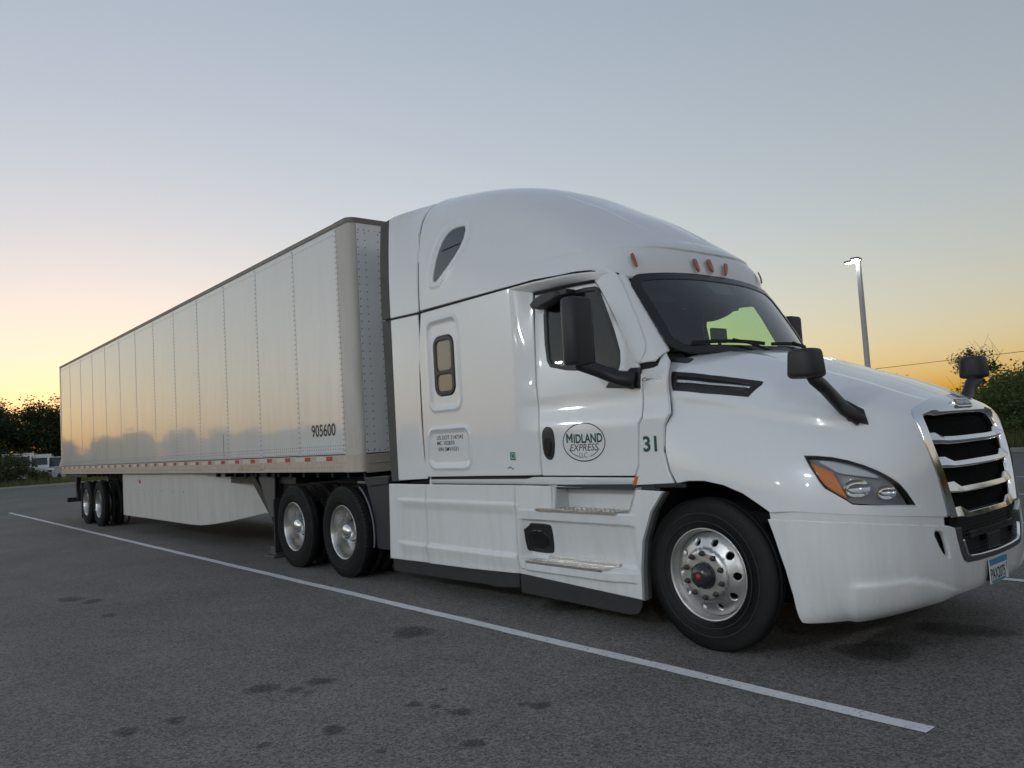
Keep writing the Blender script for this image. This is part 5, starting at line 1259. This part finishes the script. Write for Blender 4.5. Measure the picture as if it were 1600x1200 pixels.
for k in range(4):
    v, f = crown(20+k, 2.6+.3*k, 2.6, 3.3, 5.0, 150, 75, .24, .7, .4); TREES.append((np_mesh('crown', v, f, LEAFD if k % 2 else LEAF), trunk_mesh(40+k, 6.2, .2)))
def tree(kind, x, y, s, label, group, rz=None, name='broadleaf_tree', sz=1.0, zb=-.14):
    e = put(name, None, None, (x, y, zb), (0, 0, random.random()*6.28 if rz is None else rz)); e.scale = (s, s, s*sz); tag(e, label, 'tree', group)
    put('crown', TREES[kind][0], e); put('trunk', TREES[kind][1], e); return e
for i in range(58):
    y = -50+(i//2)*3.7+random.uniform(-1, 1)
    tree(i % 4, (-74 if i % 2 else -81)+random.uniform(-1.5, 1.5), y+(i % 2)*1.9, random.uniform(.80, .93)*(.58 if y < -5 else 1), 'dark broadleaf tree in the row beyond the far end of the lot', 'trees beyond the far end of the lot')
for i in range(38):
    tree((i+1) % 4, -84+i*4.2+random.uniform(-1.5, 1.5), -78+random.uniform(-4, 4), random.uniform(.6, .95), 'broadleaf tree in the row behind the roadside building', 'trees behind the building')
for i in range(24):  # out-of-view row added to block the orange horizon reflected in the chrome
    tree(i % 4, 66+random.uniform(-3, 3), -50+i*4.6+random.uniform(-1, 1), random.uniform(.8, 1.15), 'out of view broadleaf tree added beyond the front end of the lot to screen the horizon glow', 'screening trees added beyond the front end of the lot')
for i in range(12):  # added outside the frame, screens the low orange sky mirrored by the nose
    tree((i+2) % 4, 17+i*4.2, 31+random.uniform(-2, 2), random.uniform(.7, 1.0), 'out of view broadleaf tree added past the hedge to screen the horizon glow', 'screening trees added past the hedge')
# shrubs
SHR = []
for k in range(3):
    v, f = crown(70+k, 1.9, 1.7, 1.25, 1.35, 120, 110, .095, .42, .5); SHR.append((np_mesh('crown', v, f, LEAFS), trunk_mesh(90+k, 1.5, .06, .3, 5)))
SHD = []
for k in range(3):
    v, f = crown(75+k, 2.0, 1.8, 1.3, 1.4, 120, 80, .14, .5, .4); SHD.append((np_mesh('crown', v, f, LEAF), trunk_mesh(95+k, 1.5, .06, .3, 5)))
def shrub(st, k, x, y, s, sz, label, group, name='shrub'):
    e = put(name, None, None, (x, y, -.14), (0, 0, random.random()*6.28)); e.scale = (s, s, s*sz); tag(e, label, 'shrub', group)
    put('crown', st[k][0], e); put('trunk', st[k][1], e)
for i in range(22):
    sx_ = -34+i*2.3+random.uniform(-.5, .5)
    shrub(SHR, i % 3, sx_, 26.6+random.uniform(-.7, .9), random.uniform(.9, 1.12), random.uniform(.85, 1.0)*(.62 if sx_ < -7.2 else 1), 'bright green shrub in the thick hedge behind the kerb and tall grass', 'hedge shrubs beside the lot')
for i in range(10):
    shrub(SHD, i % 3, -4.2+i*2.3+random.uniform(-.6, .6), 31.5+random.uniform(-1, 1), random.uniform(1.0, 1.15), random.uniform(.95, 1.12), 'dull green shrub in the back row of the hedge', 'back row of hedge shrubs')
for i in range(34):
    sy_ = -44+i*2.6+random.uniform(-.6, .6)
    shrub(SHD, i % 3, -57.5+random.uniform(-.9, .9), sy_, random.uniform(.6, .95)*(.6 if 3.6 < sy_ < 11 else 1), random.uniform(.75, 1.0), 'low dark shrub along the far kerb of the lot', 'shrubs along the far kerb')
# thin half-bare tree rising from the hedge
tx = on(1528, 560, 1, 28.5)
v, f = crown(5, .8, .75, .42, 3.35, 26, 120, .085, .24, .25); e = put('sparse_tree', None, None, (tx[0], 28.5, -.14)); tag(e, 'thin half bare tree rising above the green hedge', 'tree')
put('crown', np_mesh('crown', v, f, LEAF), e); put('trunk', trunk_mesh(8, 3.3, .05, .2, 8, True), e)
# tall grass on the verges
def grass(x0, x1, y0, y1, n, h, name='tall_grass'):
    rng = np.random.default_rng(3); p = np.stack([rng.uniform(x0, x1, n), rng.uniform(y0, y1, n), np.full(n, -.14)], 1); a = rng.uniform(0, 6.28, n); w = np.stack([np.cos(a), np.sin(a), 0*a], 1)*(.012+.012*rng.random((n, 1)))
    hh = h*(.45+.8*rng.random((n, 1))); le = np.stack([rng.normal(size=n)*.22, rng.normal(size=n)*.22, np.ones(n)], 1)*hh
    v = np.stack([p-w, p+w, p+le*.6+w*.7, p+le], 1).reshape(-1, 3); f = np.arange(4*n).reshape(-1, 4)
    o = put(name, np_mesh(name, v, f, GRASS)); tag(o, 'pale green tall grass growing along the verge', 'grass', kind='stuff')
grass(-26, 10, 23.2, 26.4, 26000, .75); grass(-57.5, -53.3, -30, 40, 30000, .65)
# lamp posts with twin heads
def lamp_post(x, y, h, label, rz, lens=LAMPG):
    e = empty('lamp_post', (x, y, 0), label, 'lamp post', 'lamp posts of the lot', rz)
    b = MB(); b.smooth = True; b.tube([(0, 0, .0), (0, 0, .75)], [.28, .28], 20); put('concrete_base', b.mesh('concrete_base', CONC), e)
    b = MB(); b.smooth = False
    b.add([(sx*r, sy*r, z) for z, r in ((.75, .075), (h, .065)) for sx, sy in ((-1, -1), (1, -1), (1, 1), (-1, 1))], [(0, 1, 5, 4), (1, 2, 6, 5), (2, 3, 7, 6), (3, 0, 4, 7), (4, 5, 6, 7)]); put('pole', b.mesh('pole', STEELG), e)
    for s in (-1, 1):
        b = MB(); b.prism([(q[0], q[1]) for q in rrect(.0, .52, -.15, .15, .10)], .0, .07, ax=2); hd = put('lamp_head', b.mesh('lamp_head', LAMPH), e, (0, 0, h), (0, 0, rad(-75) if s > 0 else math.pi))
        b = MB(); b.prism([(q[0], q[1]) for q in rrect(.10, .48, -.11, .11, .06)], -.006, .0, ax=2); put('lens', b.mesh('lens', lens), hd, (0, 0, -.002))
lt = on(1341, 408, 1, 22.3)
lamp_post(lt[0], 22.3, lt[2], 'lit twin head lamp post standing behind the truck hood', rad(-5), LAMPG2)
for (x, y, lb) in ((-16, -19, 'by the middle of the trailer'), (4, -30, 'in front of the tan building'), (19, -17, 'ahead of the tractor bumper'), (-38, -24, 'beyond the rear end of the trailer'), (-8, -38, 'added out of view near the building corner as fill light'), (30, -34, 'added out of view at the far corner of the lot as fill light'), (5, -17, 'added out of view facing the cab door as fill light')):  # last three posts are added out of view to brighten the truck side
    lamp_post(x, y, 7.6, 'lit twin head lamp post '+lb, rad(10))
# overhead wire on two poles
wa, wb = on(1385, 572, 1, 60), on(1600, 547, 1, 60); dv = (wb-wa)/(wb[0]-wa[0]); PA, PB = wa+dv*(-70-wa[0]), wa+dv*(12-wa[0])
wr = empty('power_line', (PA[0], 60, 0), 'thin overhead power wire crossing the dusk sky', 'power line')
b = MB(); N = 24; b.tube([PA+(PB-PA)*k/N-np.array([0, 0, .25*4*(k/N)*(1-k/N)-.12]) for k in range(N+1)], .022, 6); b.build('wire', MBLACK, wr)
for P in (PA, PB):
    b = MB(); b.smooth = True; b.tube([(P[0], 60, -.3), (P[0], 60, P[2]+.6)], [.16, .11], 12); b.build('utility_pole', BARK, wr)
    b = MB(); b.box(P[0]-.06, P[0]+.06, 59, 61, P[2]+.05, P[2]+.17); b.build('crossarm', BARK, wr)
# white vehicles parked beyond the far shrubs
VW = mat('white_vehicle_paint', (.72, .73, .74), .3, coat=.8); VG = mat('vehicle_glass', (.02, .024, .03), .08, coat=1)
def vehicle(name, label, cat, x, y, rz, L, W, H, nose, hood_h, boxy):
    e = empty(name, (x, y, -.02), label, cat, None, rz)
    if boxy:
        b = MB(); b.box(-L/2, L/2-nose-.15, -W/2, W/2, .55, H); put('cargo_box', b.mesh('cargo_box', VW), e)
        b = MB(); b.prism([(L/2-nose-.05, .45), (L/2, .45), (L/2, 1.25), (L/2-.35, 1.4), (L/2-.75, H-.25), (L/2-nose-.05, H-.2)], -W/2+.1, W/2-.1); o = put('cab', b.mesh('cab', VW), e)
        b = MB(); b.add([(L/2-.36, -W/2+.2, 1.45), (L/2-.36, W/2-.2, 1.45), (L/2-.735, W/2-.25, H-.3), (L/2-.735, -W/2+.25, H-.3)], [(0, 1, 2, 3)]); put('windscreen', b.mesh('windscreen', VG), e, (.012, 0, .012))
    else:
        b = MB(); b.prism([(-L/2, .4), (L/2, .4), (L/2, hood_h-.12), (L/2-.15, hood_h), (L/2-nose, hood_h+.08), (L/2-nose-.65, H-.05), (L/2-nose-.9, H), (-L/2+.35, H), (-L/2, H*.62)], -W/2, W/2); put('body', b.mesh('body', VW), e)
        b = MB(); b.add([(L/2-nose-.02, -W/2+.12, hood_h+.1), (L/2-nose-.02, W/2-.12, hood_h+.1), (L/2-nose-.63, W/2-.2, H-.08), (L/2-nose-.63, -W/2+.2, H-.08)], [(0, 1, 2, 3)]); put('windscreen', b.mesh('windscreen', VG), e, (.012, 0, .012))
        for s in (-1, 1):
            b = MB(); b.add([(L/2-nose-.2, s*(W/2+.003), hood_h+.1), (-L/2+.4, s*(W/2+.003), hood_h+.1), (-L/2+.5, s*(W/2+.003), H-.12), (L/2-nose-.72, s*(W/2+.003), H-.12)], [(0, 1, 2, 3)]); put('side_window', b.mesh('side_window', VG), e)
    for s in (-1, 1):
        b = MB(); b.box(L/2-.02, L/2+.012, s*W*.34-.14, s*W*.34+.14, hood_h-.3, hood_h-.15); put('headlight', b.mesh('headlight', VG), e)
        for q in (-L*.3, L*.33):
            b = MB(); b.smooth = True; b.lathe([(.0, -.1), (.2, -.1), (.35, -.08), (.36, 0), (.35, .1), (0, .1)], 24, 'y', (q, s*(W/2-.08), .36)); put('wheel', b.mesh('wheel', RUBBER), e)
for i, (px, py) in enumerate([(30, 722), (57, 724), (84, 727)]):
    c = on(px, py, 0, -66.5)
    if i < 2: vehicle('box_truck', ['white box truck half hidden behind the far shrubs beside the trees', 'smaller white box truck parked between another box truck and a van'][i], 'box truck', -66.5, c[1], rad(-12), 6, 2.2, [2.45, 2.3][i], 1.7, 1.2, True)
    else: vehicle('van', 'white van with dark windscreen parked nearest the trailer behind far shrubs', 'van', -65.5, c[1], rad(-35), 4.8, 1.9, 2.05, 1.1, 1.15, False)
# roadside building that the doors and windows mirror
bd_ = empty('roadside_building', (6, -52, -.1), 'low tan building with brown hipped roof facing the truck across the lot', 'building')
WALLM = mat('tan_wall', (.36, .30, .24), .85, noise=.12, nscale=2); ROOFM = mat('brown_roof', (.10, .06, .045), .8, noise=.2, nscale=3)
b = MB(); b.box(-13, 13, -5, 5, 0, 3.6); put('wall', b.mesh('wall', WALLM), bd_)
b = MB(); b.add([(-14.2, -6.2, 3.6), (14.2, -6.2, 3.6), (14.2, 6.2, 3.6), (-14.2, 6.2, 3.6), (-8, 0, 6.6), (8, 0, 6.6)], [(0, 1, 5, 4), (1, 2, 5), (2, 3, 4, 5), (3, 0, 4), (3, 2, 1, 0)]); put('roof', b.mesh('roof', ROOFM), bd_)
for k in range(7):
    b = MB(); b.box(-.9, .9, 5.0, 5.04, .8, 2.7); put('window', b.mesh('window', VG), bd_, (-10.5+3.5*k, 0, 0))
